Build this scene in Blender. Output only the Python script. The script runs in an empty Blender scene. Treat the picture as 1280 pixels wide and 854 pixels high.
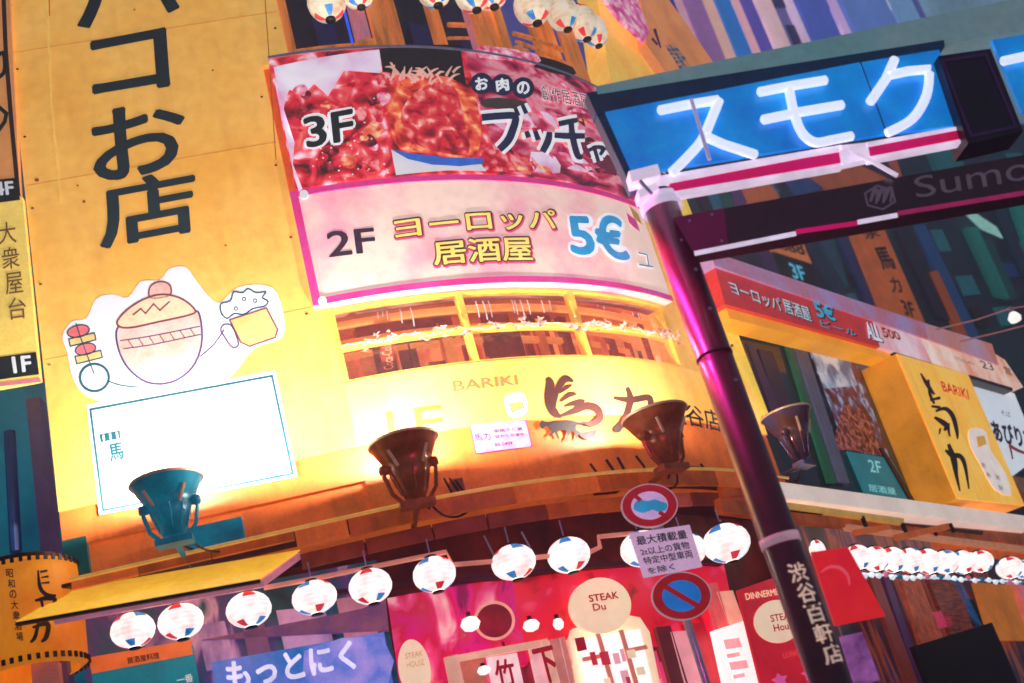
import bpy, math, random
from mathutils import Vector, Matrix
from mathutils.geometry import tessellate_polygon
random.seed(7)
SC = bpy.context.scene
COL = SC.collection
R = math.radians

# ------------------------------------------------------------------ camera
F_PX, ROLL, PITCH = 1500.0, R(-15.72), R(23.36)
EYE = Vector((0, 0, 1.6))
_fwd = Vector((0, math.cos(PITCH), math.sin(PITCH)))
_up0 = Vector((0, -math.sin(PITCH), math.cos(PITCH)))
_ri0 = Vector((1, 0, 0))
_c, _s = math.cos(ROLL), math.sin(ROLL)
RIGHT = _ri0 * _c + _up0 * _s
UP = _up0 * _c - _ri0 * _s
cam = bpy.data.cameras.new('camera')
cam.sensor_width = 36.0
cam.lens = F_PX / 1280 * 36
cam.clip_start = 0.05
cam.clip_end = 400
cam.dof.use_dof = True
cam.dof.focus_distance = 10.6
cam.dof.aperture_fstop = 1.5
camo = bpy.data.objects.new('camera', cam)
COL.objects.link(camo)
camo.matrix_world = Matrix(((RIGHT.x, UP.x, -_fwd.x, EYE.x), (RIGHT.y, UP.y, -_fwd.y, EYE.y),
                            (RIGHT.z, UP.z, -_fwd.z, EYE.z), (0, 0, 0, 1)))
SC.camera = camo

# ------------------------------------------------------------------ world and exposure
world = bpy.data.worlds.new('World')
SC.world = world
world.use_nodes = True
bg = world.node_tree.nodes['Background']
bg.inputs[0].default_value = (0.20, 0.26, 0.38, 1)
bg.inputs[1].default_value = 0.55
SC.view_settings.view_transform = 'Standard'
SC.view_settings.look = 'None'
SC.view_settings.exposure = 0.0
SC.view_settings.gamma = 1.0
SC.cycles.filter_width = 1.7
SC.cycles.max_bounces = 5
SC.cycles.volume_bounces = 0
SC.cycles.volume_max_steps = 32
SC.cycles.transparent_max_bounces = 12
SC.cycles.sample_clamp_indirect = 4.0

# ------------------------------------------------------------------ surfaces that stand in the place
def ray(px, py):
    return (_fwd * F_PX + RIGHT * (px - 640) - UP * (py - 427)).normalized()

class Plane:
    """vertical plane: perpendicular plan distance d from the eye, running along azimuth angle a (degrees from +X)"""
    def __init__(s, a, d):
        a = R(a)
        s.t = Vector((math.cos(a), math.sin(a), 0)); s.m = Vector((-math.sin(a), math.cos(a), 0)); s.d = d
        s.o = s.m * d
    def uv(s, px, py, off=0.0):
        r = ray(px, py)
        k = (s.d - off) / r.dot(s.m)
        p = EYE + r * k
        return p.dot(s.t), p.z
    def p(s, u, z, off=0.0):
        q = s.t * u + s.m * (s.d - off)
        return Vector((q.x, q.y, z))

AA, AC, RR = R(10), R(55), 4.8
MA = Vector((-math.sin(AA), math.cos(AA), 0)); TA = Vector((math.cos(AA), math.sin(AA), 0))
MC = Vector((-math.sin(AC), math.cos(AC), 0)); TC = Vector((math.cos(AC), math.sin(AC), 0))
P0 = TA * (-1.5 * math.cos(AA) + 9.585 * math.sin(AA)) + MA * 9.7
CC = P0 + MA * RR
LARC = RR * (AC - AA)
P1 = CC - MC * RR

class Facade:
    """flat wall, then a rounded corner of radius RR, then the side wall down the lane; u runs along it"""
    def uv(s, px, py, off=0.0):
        r = ray(px, py)
        h = Vector((r.x, r.y, 0))
        best = None
        k = (P0.dot(MA) - off) / h.dot(MA)
        u = (h * k - P0).dot(TA)
        if k > 0 and u <= 0: best = (k, u)
        a = h.dot(h); b = -2 * h.dot(CC); c = CC.dot(CC) - (RR + off) ** 2
        D = b * b - 4 * a * c
        if D > 0:
            k = (-b - math.sqrt(D)) / (2 * a)
            q = h * k - CC
            ang = math.atan2(q.x, -q.y)      # angle of tangent
            u = RR * (ang - AA)
            if k > 0 and 0 <= u <= LARC and (best is None or k < best[0]): best = (k, u)
        if best is None:
            k = (P1.dot(MC) - off) / h.dot(MC)
            u = (h * k - P1).dot(TC)
            best = (k, LARC + u)
        return best[1], EYE.z + r.z * best[0]
    def p(s, u, z, off=0.0):
        if u <= 0: q = P0 + TA * u - MA * off
        elif u <= LARC:
            a = AA + u / RR
            q = CC + Vector((math.sin(a), -math.cos(a), 0)) * (RR + off)
        else: q = P1 + TC * (u - LARC) - MC * off
        return Vector((q.x, q.y, z))
F = Facade()
G = Plane(11, 6.0)                       # gate over the lane entrance
CW = Plane(55, P1.dot(MC))               # the lane wall prolonged both ways
BK = Plane(25, 30.0)                     # buildings closing the lane's far end
FAR = BK

# ------------------------------------------------------------------ object helpers
def props(o, label=None, cat=None, group=None, kind=None):
    if label: o['label'] = label
    if cat: o['category'] = cat
    if group: o['group'] = group
    if kind: o['kind'] = kind
    return o
def thing(name, label, cat, loc, group=None):
    o = bpy.data.objects.new(name, None)
    o.empty_display_size = 0.1
    o.location = loc
    COL.objects.link(o)
    return props(o, label, cat, group)
def world_loc(o):
    v = Vector((0, 0, 0))
    while o is not None:
        v = v + Vector(o.location); o = o.parent
    return v
def obj(name, geo, m, parent=None, smooth=False, **kw):
    verts, faces, uvs = (list(geo) + [None])[:3]
    base = world_loc(parent) if parent is not None else Vector((0, 0, 0))
    me = bpy.data.meshes.new(name)
    me.from_pydata([tuple(Vector(v) - base) for v in verts], [], faces)
    if uvs:
        l = me.uv_layers.new(name='uv')
        for lp in me.loops: l.data[lp.index].uv = uvs[lp.vertex_index]
    me.validate()
    if smooth:
        for p in me.polygons: p.use_smooth = True
    me.materials.append(m)
    o = bpy.data.objects.new(name, me)
    COL.objects.link(o)
    if parent is not None: o.parent = parent
    props(o, **kw)
    return o
def join(*gs):
    V, Fc, U = [], [], []
    for g in gs:
        n = len(V); V += list(g[0]); Fc += [tuple(i + n for i in f) for f in g[1]]
        U += (g[2] if len(g) > 2 and g[2] else [(0, 0)] * len(g[0]))
    return V, Fc, U

def grid(S, uvq, off, thick=0.02, nu=6, nv=1, offs=None):
    """slab on surface S; uvq = TL,TR,BR,BL in (u,z); offs = offsets of the four corners"""
    TL, TR, BR, BL = [Vector(p) for p in uvq]
    o4 = offs or (off,) * 4
    V, Fc, U = [], [], []
    for layer in (0, 1):
        for j in range(nv + 1):
            for i in range(nu + 1):
                a, b = i / nu, j / nv
                q = (TL * (1 - a) + TR * a) * (1 - b) + (BL * (1 - a) + BR * a) * b
                oo = (o4[0] * (1 - a) + o4[1] * a) * (1 - b) + (o4[3] * (1 - a) + o4[2] * a) * b
                V.append(S.p(q.x, q.y, oo - layer * thick)); U.append((a, 1 - b))
    W = nu + 1; N = W * (nv + 1)
    for j in range(nv):
        for i in range(nu):
            k = j * W + i
            Fc.append((k, k + W, k + W + 1, k + 1))
            if thick: Fc.append((N + k, N + k + 1, N + k + W + 1, N + k + W))
    if thick:
        for i in range(nu):
            Fc.append((i, i + 1, N + i + 1, N + i)); k = nv * W + i
            Fc.append((k, N + k, N + k + 1, k + 1))
        for j in range(nv):
            k = j * W; Fc.append((k, N + k, N + k + W, k + W)); k += nu
            Fc.append((k, k + W, N + k + W, N + k))
    else:
        V = V[:N]; U = U[:N]
    return V, Fc, U
def quv(S, pts, off=0.0): return [S.uv(x, y, off) for x, y in pts]
def panel(S, pts, off, thick=0.02, nu=6, nv=1): return grid(S, quv(S, pts, off), off, thick, nu, nv)
def rect(S, u0, u1, z0, z1, off, thick=0.02, nu=None, nv=1):
    if nu is None: nu = max(1, int(abs(u1 - u0) / 0.25))
    return grid(S, ((u0, z1), (u1, z1), (u1, z0), (u0, z0)), off, thick, nu, nv)

def smooth_pts(pts, n=5, closed=False):
    P = [Vector(p) for p in pts]; out = []
    L = len(P)
    for i in range(L if closed else L - 1):
        if closed: a, b, c, d = P[(i - 1) % L], P[i], P[(i + 1) % L], P[(i + 2) % L]
        else: a, b, c, d = P[max(i - 1, 0)], P[i], P[i + 1], P[min(i + 2, L - 1)]
        for k in range(n):
            t = k / n
            out.append(0.5 * ((2 * b) + (c - a) * t + (2 * a - 5 * b + 4 * c - d) * t * t + (3 * b - a - 3 * c + d) * t ** 3))
    if not closed: out.append(P[-1])
    return out
def ribbon(S, pts, w, off, sm=0, closed=False):
    """flat painted stroke, pts in photograph pixels laid on S, w = width px or list of widths"""
    ws = list(w) if isinstance(w, (list, tuple)) else [w] * len(pts)
    P = [Vector((p[0], p[1], ws[i])) for i, p in enumerate(pts)]
    if sm: P = smooth_pts(P, sm, closed)
    V, Fc = [], []
    L = len(P)
    def sdir(a, b):
        d = Vector((b.x - a.x, b.y - a.y)); return d.normalized() if d.length > 1e-6 else None
    for i, p in enumerate(P):
        d0 = sdir(P[(i - 1) % L], p) if (closed or i) else None
        d1 = sdir(p, P[(i + 1) % L]) if (closed or i < L - 1) else None
        d0 = d0 or d1 or Vector((1, 0)); d1 = d1 or d0
        n0, n1 = Vector((-d0.y, d0.x)), Vector((-d1.y, d1.x))
        n = n0 + n1
        n = n.normalized() if n.length > 1e-4 else n0
        n = n * (max(p.z, 0.1) / 2 / max(n.dot(n0), 0.5))
        for s in (1, -1):
            u, z = S.uv(p.x + n.x * s, p.y + n.y * s, off); V.append(S.p(u, z, off))
    for i in range(L if closed else L - 1):
        j = (i + 1) % L; Fc.append((2 * i, 2 * i + 1, 2 * j + 1, 2 * j))
    return V, Fc, [(0, 0)] * len(V)
def poly(S, pts, off, sm=0, thick=0.0):
    P = [Vector((p[0], p[1], 0)) for p in pts]
    if sm: P = smooth_pts(P, sm, True)
    q = [S.uv(p.x, p.y, off) for p in P]
    tri = tessellate_polygon([[Vector((p.x, p.y, 0)) for p in P]])
    xs = [p.x for p in P]; ys = [p.y for p in P]
    uv = [((p.x - min(xs)) / (max(xs) - min(xs)), 1 - (p.y - min(ys)) / (max(ys) - min(ys))) for p in P]
    Fc = [tuple(t) for t in tri]
    if isinstance(S, Facade) and not thick:
        for _ in range(4):
            if not any(abs(q[f[a]][0] - q[f[(a + 1) % 3]][0]) > .16 for f in Fc for a in range(3)): break
            mid = {}; NF = []
            def mp_(a, b):
                k = (min(a, b), max(a, b))
                if k not in mid:
                    mid[k] = len(q); q.append(((q[a][0] + q[b][0]) / 2, (q[a][1] + q[b][1]) / 2)); uv.append(((uv[a][0] + uv[b][0]) / 2, (uv[a][1] + uv[b][1]) / 2))
                return mid[k]
            for a, b, c in Fc:
                x, y, w = mp_(a, b), mp_(b, c), mp_(c, a); NF += [(a, x, w), (x, b, y), (w, y, c), (x, y, w)]
            Fc = NF
    V = [S.p(u, z, off) for u, z in q]
    if thick:
        n = len(V); V += [S.p(u, z, off - thick) for u, z in q]
        Fc += [tuple(n + i for i in reversed(t)) for t in tri]
        Fc += [(i, (i + 1) % n, n + (i + 1) % n, n + i) for i in range(n)]
        uv = uv + uv
    return V, Fc, uv
def ell(cx, cy, rx, ry, n=28, rot=0.0):
    o = []
    for i in range(n):
        a = 2 * math.pi * i / n; x, y = rx * math.cos(a), ry * math.sin(a)
        o.append((cx + x * math.cos(rot) - y * math.sin(rot), cy + x * math.sin(rot) + y * math.cos(rot)))
    return o
def tube(pts, r, n=8, caps=True):
    P = [Vector(p) for p in pts]; rs = r if isinstance(r, (list, tuple)) else [r] * len(P)
    V, Fc = [], []
    prev = None
    for i, p in enumerate(P):
        d = (P[min(i + 1, len(P) - 1)] - P[max(i - 1, 0)]).normalized()
        a = prev if prev is not None else (Vector((0, 0, 1)) if abs(d.z) < 0.9 else Vector((1, 0, 0)))
        x = (a - d * a.dot(d)).normalized(); prev = x; y = d.cross(x)
        for k in range(n):
            t = 2 * math.pi * k / n; V.append(p + (x * math.cos(t) + y * math.sin(t)) * rs[i])
    for i in range(len(P) - 1):
        for k in range(n):
            a, b = i * n + k, i * n + (k + 1) % n
            Fc.append((a, b, b + n, a + n))
    if caps: Fc.append(tuple(reversed(range(n)))); Fc.append(tuple((len(P) - 1) * n + k for k in range(n)))
    return V, Fc, None
def tubej(*a, **k):
    v, f, _ = tube(*a, **k); return v, f, [(0, 0)] * len(v)
def lathe(c, prof, n=28, a0=0.0, a1=2 * math.pi):
    c = Vector(c); V, Fc = [], []
    full = abs(a1 - a0 - 2 * math.pi) < 1e-6
    W = n if full else n + 1
    for r, z in prof:
        for k in range(W):
            a = a0 + (a1 - a0) * k / n
            V.append(c + Vector((r * math.cos(a), r * math.sin(a), z)))
    for i in range(len(prof) - 1):
        for k in range(n):
            a, b = i * W + k, i * W + (k + 1) % W
            Fc.append((a, b, b + W, a + W))
    return V, Fc, [(0, 0)] * len(V)
def box3(c, t, m, hx, hy, hz):
    """box centred c, half sizes along t (horizontal), m (horizontal), z"""
    V = [Vector(c) + t * (hx * a) + m * (hy * b) + Vector((0, 0, hz * d)) for a in (-1, 1) for b in (-1, 1) for d in (-1, 1)]
    Fc = [(0, 1, 3, 2), (4, 6, 7, 5), (0, 4, 5, 1), (2, 3, 7, 6), (0, 2, 6, 4), (1, 5, 7, 3)]
    return V, Fc, [(0, 0)] * 8

# text: flat glyph outlines from Blender's built-in font
_tc = {}
def glyphs(s, bold=0.0, vertical=False):
    key = (s, round(bold, 4), vertical)
    if key in _tc: return _tc[key]
    cu = bpy.data.curves.new('tmp', 'FONT'); cu.body = s
    cu.size = 1.0; cu.resolution_u = 3
    ob = bpy.data.objects.new('tmp', cu); COL.objects.link(ob)
    dg = bpy.context.evaluated_depsgraph_get()
    me = bpy.data.meshes.new_from_object(ob.evaluated_get(dg))
    V0 = [tuple(v.co[:2]) for v in me.vertices]; F0 = [tuple(p.vertices) for p in me.polygons]
    bpy.data.objects.remove(ob); bpy.data.curves.remove(cu); bpy.data.meshes.remove(me)
    V, Fc = [], []
    n = 1 if bold <= 0.003 else (6 if bold < .04 else 10)
    for k in range(n):                       # heavier weights: copies nudged round a small circle, each a hair further out
        a = 2 * math.pi * k / n; r = bold if n > 1 else 0
        m = len(V); V += [(x + r * math.cos(a), y + r * math.sin(a), k) for x, y in V0]
        Fc += [tuple(i + m for i in f) for f in F0]
    xs = [v[0] for v in V] or [0, 1]; ys = [v[1] for v in V] or [0, 1]
    x0, x1, y0, y1 = min(xs), max(xs), min(ys), max(ys)
    V = [((x - x0) / max(x1 - x0, 1e-6), 1 - (y - y0) / max(y1 - y0, 1e-6), k) for x, y, k in V]
    _tc[key] = (V, Fc); return _tc[key]
def text(S, s, quad, off, bold=0.0, vertical=False, grow=0.0, thick=0.0):
    V0, F0 = glyphs(s, bold, vertical)
    if grow:
        c = Vector((sum(p[0] for p in quad) / 4, sum(p[1] for p in quad) / 4))
        q2 = []
        for p in quad:
            d = Vector(p) - c; q2.append((c.x + d.x + math.copysign(grow, d.x), c.y + d.y + math.copysign(grow, d.y)))
        quad = q2
    TL, TR, BR, BL = [Vector(p) for p in quv(S, quad, off)]
    V = []
    for a, b, k in V0:
        q = (TL * (1 - a) + TR * a) * (1 - b) + (BL * (1 - a) + BR * a) * b
        V.append(S.p(q.x, q.y, off + k * .00022))
    return V, list(F0), [(0, 0)] * len(V)

# ------------------------------------------------------------------ materials
def lin(c):
    return tuple(((x / 255) / 12.92 if x / 255 <= 0.04045 else ((x / 255 + 0.055) / 1.055) ** 2.4) for x in c[:3]) + (1,)
_mc = {}
def mat(name, c, emit=0.0, rough=0.5, metal=0.0, c2=None, scale=6.0, var=0.18, dirt=0.0, coat=0.0, bump=0.0, lo=0.35, hi=0.65, stretch=None, det=6):
    """mottled procedural material; c, c2 are sRGB 0..255; emit = glow added to the colour, on lamps and plain surfaces alike"""
    if name in _mc: return _mc[name]
    m = bpy.data.materials.new(name); m.use_nodes = True
    nt = m.node_tree; N, L = nt.nodes, nt.links
    b = N['Principled BSDF']
    tc = N.new('ShaderNodeTexCoord'); mp = N.new('ShaderNodeMapping'); L.new(tc.outputs['Object'], mp.inputs[0])
    if stretch: mp.inputs['Scale'].default_value = stretch
    n1 = N.new('ShaderNodeTexNoise'); n1.inputs['Scale'].default_value = scale; n1.inputs['Detail'].default_value = det; n1.inputs['Roughness'].default_value = 0.6
    L.new(mp.outputs[0], n1.inputs[0])
    cr = N.new('ShaderNodeValToRGB'); L.new(n1.outputs[0], cr.inputs[0])
    cr.color_ramp.elements[0].position = lo; cr.color_ramp.elements[1].position = hi
    a = lin(c)
    if c2 is None:
        k0 = tuple(x * (1 - var) for x in a[:3]) + (1,); k1 = tuple(min(1, x * (1 + var * 0.6)) for x in a[:3]) + (1,)
    else: k0, k1 = a, lin(c2)
    cr.color_ramp.elements[0].color = k0; cr.color_ramp.elements[1].color = k1
    col = cr.outputs[0]
    # fine grain and streaks
    n2 = N.new('ShaderNodeTexNoise'); n2.inputs['Scale'].default_value = scale * 14; n2.inputs['Detail'].default_value = 3
    L.new(tc.outputs['Object'], n2.inputs[0])
    mr = N.new('ShaderNodeMapRange'); L.new(n2.outputs[0], mr.inputs[0])
    mr.inputs[1].default_value = 0.3; mr.inputs[2].default_value = 0.7; mr.inputs[3].default_value = 0.9; mr.inputs[4].default_value = 1.06
    mx = N.new('ShaderNodeMix'); mx.data_type = 'RGBA'; mx.blend_type = 'MULTIPLY'; mx.inputs[0].default_value = 1
    L.new(col, mx.inputs[6]); L.new(mr.outputs[0], mx.inputs[7]); col = mx.outputs[2]
    if dirt:
        mp2 = N.new('ShaderNodeMapping'); mp2.inputs['Scale'].default_value = (3.0, 3.0, 0.5); L.new(tc.outputs['Object'], mp2.inputs[0])
        n3 = N.new('ShaderNodeTexNoise'); n3.inputs['Scale'].default_value = 2.2; n3.inputs['Detail'].default_value = 8; L.new(mp2.outputs[0], n3.inputs[0])
        r3 = N.new('ShaderNodeMapRange'); L.new(n3.outputs[0], r3.inputs[0]); r3.inputs[1].default_value = 0.5; r3.inputs[2].default_value = 0.72
        r3.inputs[3].default_value = 0; r3.inputs[4].default_value = dirt
        m3 = N.new('ShaderNodeMix'); m3.data_type = 'RGBA'; m3.blend_type = 'MULTIPLY'
        L.new(r3.outputs[0], m3.inputs[0]); L.new(col, m3.inputs[6]); m3.inputs[7].default_value = (0.45, 0.25, 0.2, 1); col = m3.outputs[2]
    L.new(col, b.inputs['Base Color'])
    b.inputs['Roughness'].default_value = rough; b.inputs['Metallic'].default_value = metal
    if coat: b.inputs['Coat Weight'].default_value = coat
    if emit:
        L.new(col, b.inputs['Emission Color']); b.inputs['Emission Strength'].default_value = emit
    if bump:
        bp = N.new('ShaderNodeBump'); bp.inputs['Strength'].default_value = bump; bp.inputs['Distance'].default_value = 0.01
        L.new(n1.outputs[0], bp.inputs['Height']); L.new(bp.outputs[0], b.inputs['Normal'])
    _mc[name] = m; return m

def photo_mat(name, stops, scale, emit, kind='noise', dist=1.2, seed=0.0, squash=(1, 1, 1)):
    """a printed food photograph: clumps, gloss flecks"""
    m = _mc[name] = bpy.data.materials.new(name); m.use_nodes = True
    nt = m.node_tree; N, L = nt.nodes, nt.links; b = N['Principled BSDF']
    tc = N.new('ShaderNodeTexCoord'); mp = N.new('ShaderNodeMapping'); mp.inputs['Location'].default_value = (seed, seed * .7, seed * .3)
    mp.inputs['Scale'].default_value = squash
    L.new(tc.outputs['Object'], mp.inputs[0])
    n = N.new('ShaderNodeTexNoise'); n.inputs['Scale'].default_value = scale; n.inputs['Detail'].default_value = 5; n.inputs['Distortion'].default_value = dist
    L.new(mp.outputs[0], n.inputs[0])
    v = N.new('ShaderNodeTexVoronoi'); v.inputs['Scale'].default_value = scale * 1.6; v.feature = 'SMOOTH_F1'; L.new(mp.outputs[0], v.inputs[0])
    ma = N.new('ShaderNodeMath'); ma.operation = 'MULTIPLY_ADD'; L.new(v.outputs[0], ma.inputs[0]); ma.inputs[1].default_value = -0.45; L.new(n.outputs[0], ma.inputs[2])
    ad = N.new('ShaderNodeMath'); ad.operation = 'ADD'; L.new(ma.outputs[0], ad.inputs[0]); ad.inputs[1].default_value = 0.2
    cr = N.new('ShaderNodeValToRGB'); L.new(ad.outputs[0], cr.inputs[0])
    e = cr.color_ramp.elements
    e[0].position, e[0].color = stops[0][0], lin(stops[0][1]); e[1].position, e[1].color = stops[-1][0], lin(stops[-1][1])
    for p, c in stops[1:-1]:
        k = e.new(p); k.color = lin(c)
    L.new(cr.outputs[0], b.inputs['Base Color']); L.new(cr.outputs[0], b.inputs['Emission Color'])
    b.inputs['Emission Strength'].default_value = emit; b.inputs['Roughness'].default_value = 0.35
    return m

def rib_mat(name, c, c2, emit, n=15.0):
    m = bpy.data.materials.new(name); m.use_nodes = True
    N, L = m.node_tree.nodes, m.node_tree.links; b = N['Principled BSDF']
    tc = N.new('ShaderNodeTexCoord'); sp = N.new('ShaderNodeSeparateXYZ'); L.new(tc.outputs['Object'], sp.inputs[0])
    a = N.new('ShaderNodeMath'); a.operation = 'MULTIPLY'; L.new(sp.outputs[2], a.inputs[0]); a.inputs[1].default_value = n * 2
    s = N.new('ShaderNodeMath'); s.operation = 'SINE'; L.new(a.outputs[0], s.inputs[0])
    oi = N.new('ShaderNodeObjectInfo')
    n1 = N.new('ShaderNodeTexNoise'); n1.noise_dimensions = '4D'; n1.inputs['Scale'].default_value = 1.8; L.new(tc.outputs['Object'], n1.inputs[0]); L.new(oi.outputs['Random'], n1.inputs['W'])
    k = N.new('ShaderNodeMath'); k.operation = 'MULTIPLY_ADD'; L.new(s.outputs[0], k.inputs[0]); k.inputs[1].default_value = .055; L.new(n1.outputs[0], k.inputs[2])
    cr = N.new('ShaderNodeValToRGB'); L.new(k.outputs[0], cr.inputs[0])
    cr.color_ramp.elements[0].position = .3; cr.color_ramp.elements[0].color = lin(c2); cr.color_ramp.elements[1].position = .56; cr.color_ramp.elements[1].color = lin(c)
    L.new(cr.outputs[0], b.inputs['Base Color']); L.new(cr.outputs[0], b.inputs['Emission Color']); b.inputs['Emission Strength'].default_value = emit; b.inputs['Roughness'].default_value = .6
    return m

def glass_mat():
    m = bpy.data.materials.new('window_glass'); m.use_nodes = True
    N, L = m.node_tree.nodes, m.node_tree.links
    for n in list(N): N.remove(n)
    o = N.new('ShaderNodeOutputMaterial'); t = N.new('ShaderNodeBsdfTransparent'); t.inputs[0].default_value = (.93, .93, .93, 1)
    g = N.new('ShaderNodeBsdfGlossy'); g.inputs['Roughness'].default_value = 0.06; x = N.new('ShaderNodeMixShader'); x.inputs[0].default_value = 0.07; L.new(t.outputs[0], x.inputs[1]); L.new(g.outputs[0], x.inputs[2]); L.new(x.outputs[0], o.inputs[0])
    return m
GLASS = glass_mat()

YEL = mat('yellow_vinyl', (236, 180, 88), 0.70, 0.42, dirt=0.16, scale=.7, c2=(232, 162, 62))
ORW = mat('orange_wall', (218, 104, 40), 0.38, 0.5, dirt=0.3, scale=2.0, var=0.22)
ORD = mat('orange_board', (196, 92, 36), 0.22, 0.5, dirt=0.5, scale=3.0, var=0.3)
TIM = mat('lit_timber', (206, 112, 44), 0.30, 0.5, scale=5, var=0.35, stretch=(3, 3, .4))
GLD = mat('gold_edge', (232, 182, 92), 0.35, 0.35, metal=0.3)
INK = mat('dark_teal_ink', (18, 52, 62), 0.05, 0.5, var=0.25)
BLK = mat('black_paint', (12, 10, 16), 0.0, 0.45)
DRK = mat('dark_interior', (16, 10, 24), 0.0, 0.8)
WHT = mat('white_paint', (224, 226, 230), 0.45, 0.4, var=0.06)
WHP = mat('white_print', (226, 226, 232), 0.5, 0.4, var=0.05)
TEAL = mat('teal_metal', (8, 92, 112), 0.10, 0.35, metal=0.3, var=0.3)
MAG = mat('magenta_frame', (214, 30, 118), 0.6, 0.35, c2=(196, 70, 150), scale=1.5)
RED = mat('lit_red_panel', (206, 22, 50), 0.75, 0.4, c2=(214, 28, 70), scale=2)
PNK = mat('lit_magenta_panel', (200, 20, 100), 0.7, 0.4, c2=(170, 20, 80), scale=3)
BRN = mat('brown_metal', (92, 44, 34), 0.0, 0.3, metal=0.55, var=0.4, scale=12)
MAR = mat('maroon_paint', (104, 12, 44), 0.02, 0.38, coat=0.3, c2=(60, 8, 24), scale=5, dirt=.6, lo=.3, hi=.7)
LGT = mat('lamp_white', (255, 246, 236), 3.0, 0.4, var=0.02)
STE = mat('pale_steel', (176, 168, 190), 0.05, 0.3, metal=0.6)
CREAM = mat('lit_cream', (236, 214, 176), 0.8, 0.4, c2=(240, 198, 170), scale=2)

UPV = Vector((0, 0, 1))
def Zt(px, py, off=0.0): return F.uv(px, py, off)[1]
def Ut(px, py, off=0.0): return F.uv(px, py, off)[0]
# ================================================================== ground
STREET = mat('wet_asphalt', (46, 40, 56), 0, 0.35, scale=3, var=0.4, bump=0.3)
obj('street', ([(-60, -20, 0), (70, -20, 0), (70, 90, 0), (-60, 90, 0)], [(0, 1, 2, 3)], None), STREET, kind='structure')
PAVE = mat('pavement_slab', (88, 78, 90), 0, 0.6, scale=3, var=0.3)
obj('pavement', grid(F, ((-7, .12), (LARC + 9, .12), (LARC + 9, 0), (-7, 0)), 1.1, 1.3, 40, 1), PAVE, kind='structure')

# ================================================================== corner building
zWB, z2B, z2T, z3T = Zt(580, 457), Zt(520, 362, .12), Zt(450, 227, .12), Zt(480, 60, .14)
LX = Ut(938, 500); uBL = Ut(80, 685); uWL = Ut(422, 430); uS = Ut(372, 290, .12)
zLEDGE = Zt(400, 655, .35)
print('z', zWB, z2B, z2T, z3T, 'u', uBL, uWL, uS, 'ledge', zLEDGE, 'LARC', LARC)
bld = thing('corner_building', 'rounded corner building with yellow upper floors, ribbon window and timber balcony over the shopfront', 'building', (P0.x, P0.y, 0))
obj('wall', rect(F, uBL, uWL, zLEDGE - .05, 13.2, -0.03, .25), ORW, bld)
obj('wall', rect(F, uWL, LX, zLEDGE - .05, zWB, -0.03, .25), ORW, bld)
obj('wall', rect(F, LARC + .12, LX, zWB, z3T, -0.03, .2), YEL, bld)
obj('wall', rect(F, uWL, LARC, z2B - .02, z3T - .06, -0.03, .15), mat('pale_wall', (190, 120, 110), .1), bld)
obj('shopfront_wall', rect(F, uBL - .2, LARC + 6, .0, zLEDGE - .02, -.62, .2), mat('dark_shop_wall', (56, 14, 24), .25, c2=(110, 34, 30), scale=2.5), bld)
obj('soffit', join(grid(F, ((uBL, zLEDGE + .0), (LARC + 6, zLEDGE + .0), (LARC + 6, zLEDGE - .03), (uBL, zLEDGE - .03)), .3, 1.1, 40, 1)), mat('dark_soffit', (70, 26, 20), .05), bld)
# skirt below the lit signs: a slightly recessed apron with a seam
# ---- ribbon window
WF = mat('yellow_window_frame', (238, 176, 70), 0.6, 0.4, var=.15)
WIN = thing('ribbon_window', 'long curved shop window with yellow mullions and warm room behind, under the pink bordered sign', 'window', F.p(uWL, zWB, 0))
zR = Zt(580, 412, .02)
def frame_bar(u0, u1, z0, z1, nm='frame'): return obj(nm, rect(F, u0, u1, z0, z1, .04, .09), WF, WIN)
frame_bar(uWL - .03, LARC, zWB, zWB + .02, 'sill')
frame_bar(uWL - .03, LARC, z2B - .04, z2B - .02, 'head_rail')
frame_bar(uWL, LARC, zR - .018, zR + .018, 'transom')
us = [uWL] + [Ut(x, y, .04) for x, y in ((585, 410), (724, 400), (837, 412))] + [LARC - .03]
for i, u in enumerate(us): frame_bar(u - .028, u + .028, zWB + .02, z2B - .04, 'mullion')
for i in range(len(us) - 1):
    for a, b in ((zWB + .02, zR - .018), (zR + .018, z2B - .04)):
        obj('pane', rect(F, us[i] + .028, us[i + 1] - .028, a, b, .0, .006), GLASS, WIN)
room = mat('warm_room_wall', (196, 66, 34), 0.9, c2=(240, 150, 84), scale=1.2, stretch=(2, 2, .5), lo=.4, hi=.6)
RB = bld
obj('room_back', rect(F, uWL - .2, LARC + 1.0, zWB - .1, z2B + .3, -.8, .05), room, bld)
obj('room_ceiling', grid(F, ((uWL - .1, z2B + .1), (LARC, z2B + .1), (LARC, z2B + .06), (uWL - .1, z2B + .06)), -.05, 1.25, 14, 1), mat('room_ceiling', (226, 130, 60), .5, c2=(170, 60, 30), scale=1.5), bld)
obj('room_floor', grid(F, ((uWL - .1, zWB - .06), (LARC, zWB - .06), (LARC, zWB - .1), (uWL - .1, zWB - .1)), -.28, 1.02, 14, 1), BRN, bld)
DR = mat('dark_red_board', (104, 26, 18), .5, c2=(160, 60, 34), scale=4)
RP = mat('red_room_post', (196, 74, 44), .5, c2=(232, 130, 74), scale=3)
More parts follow.
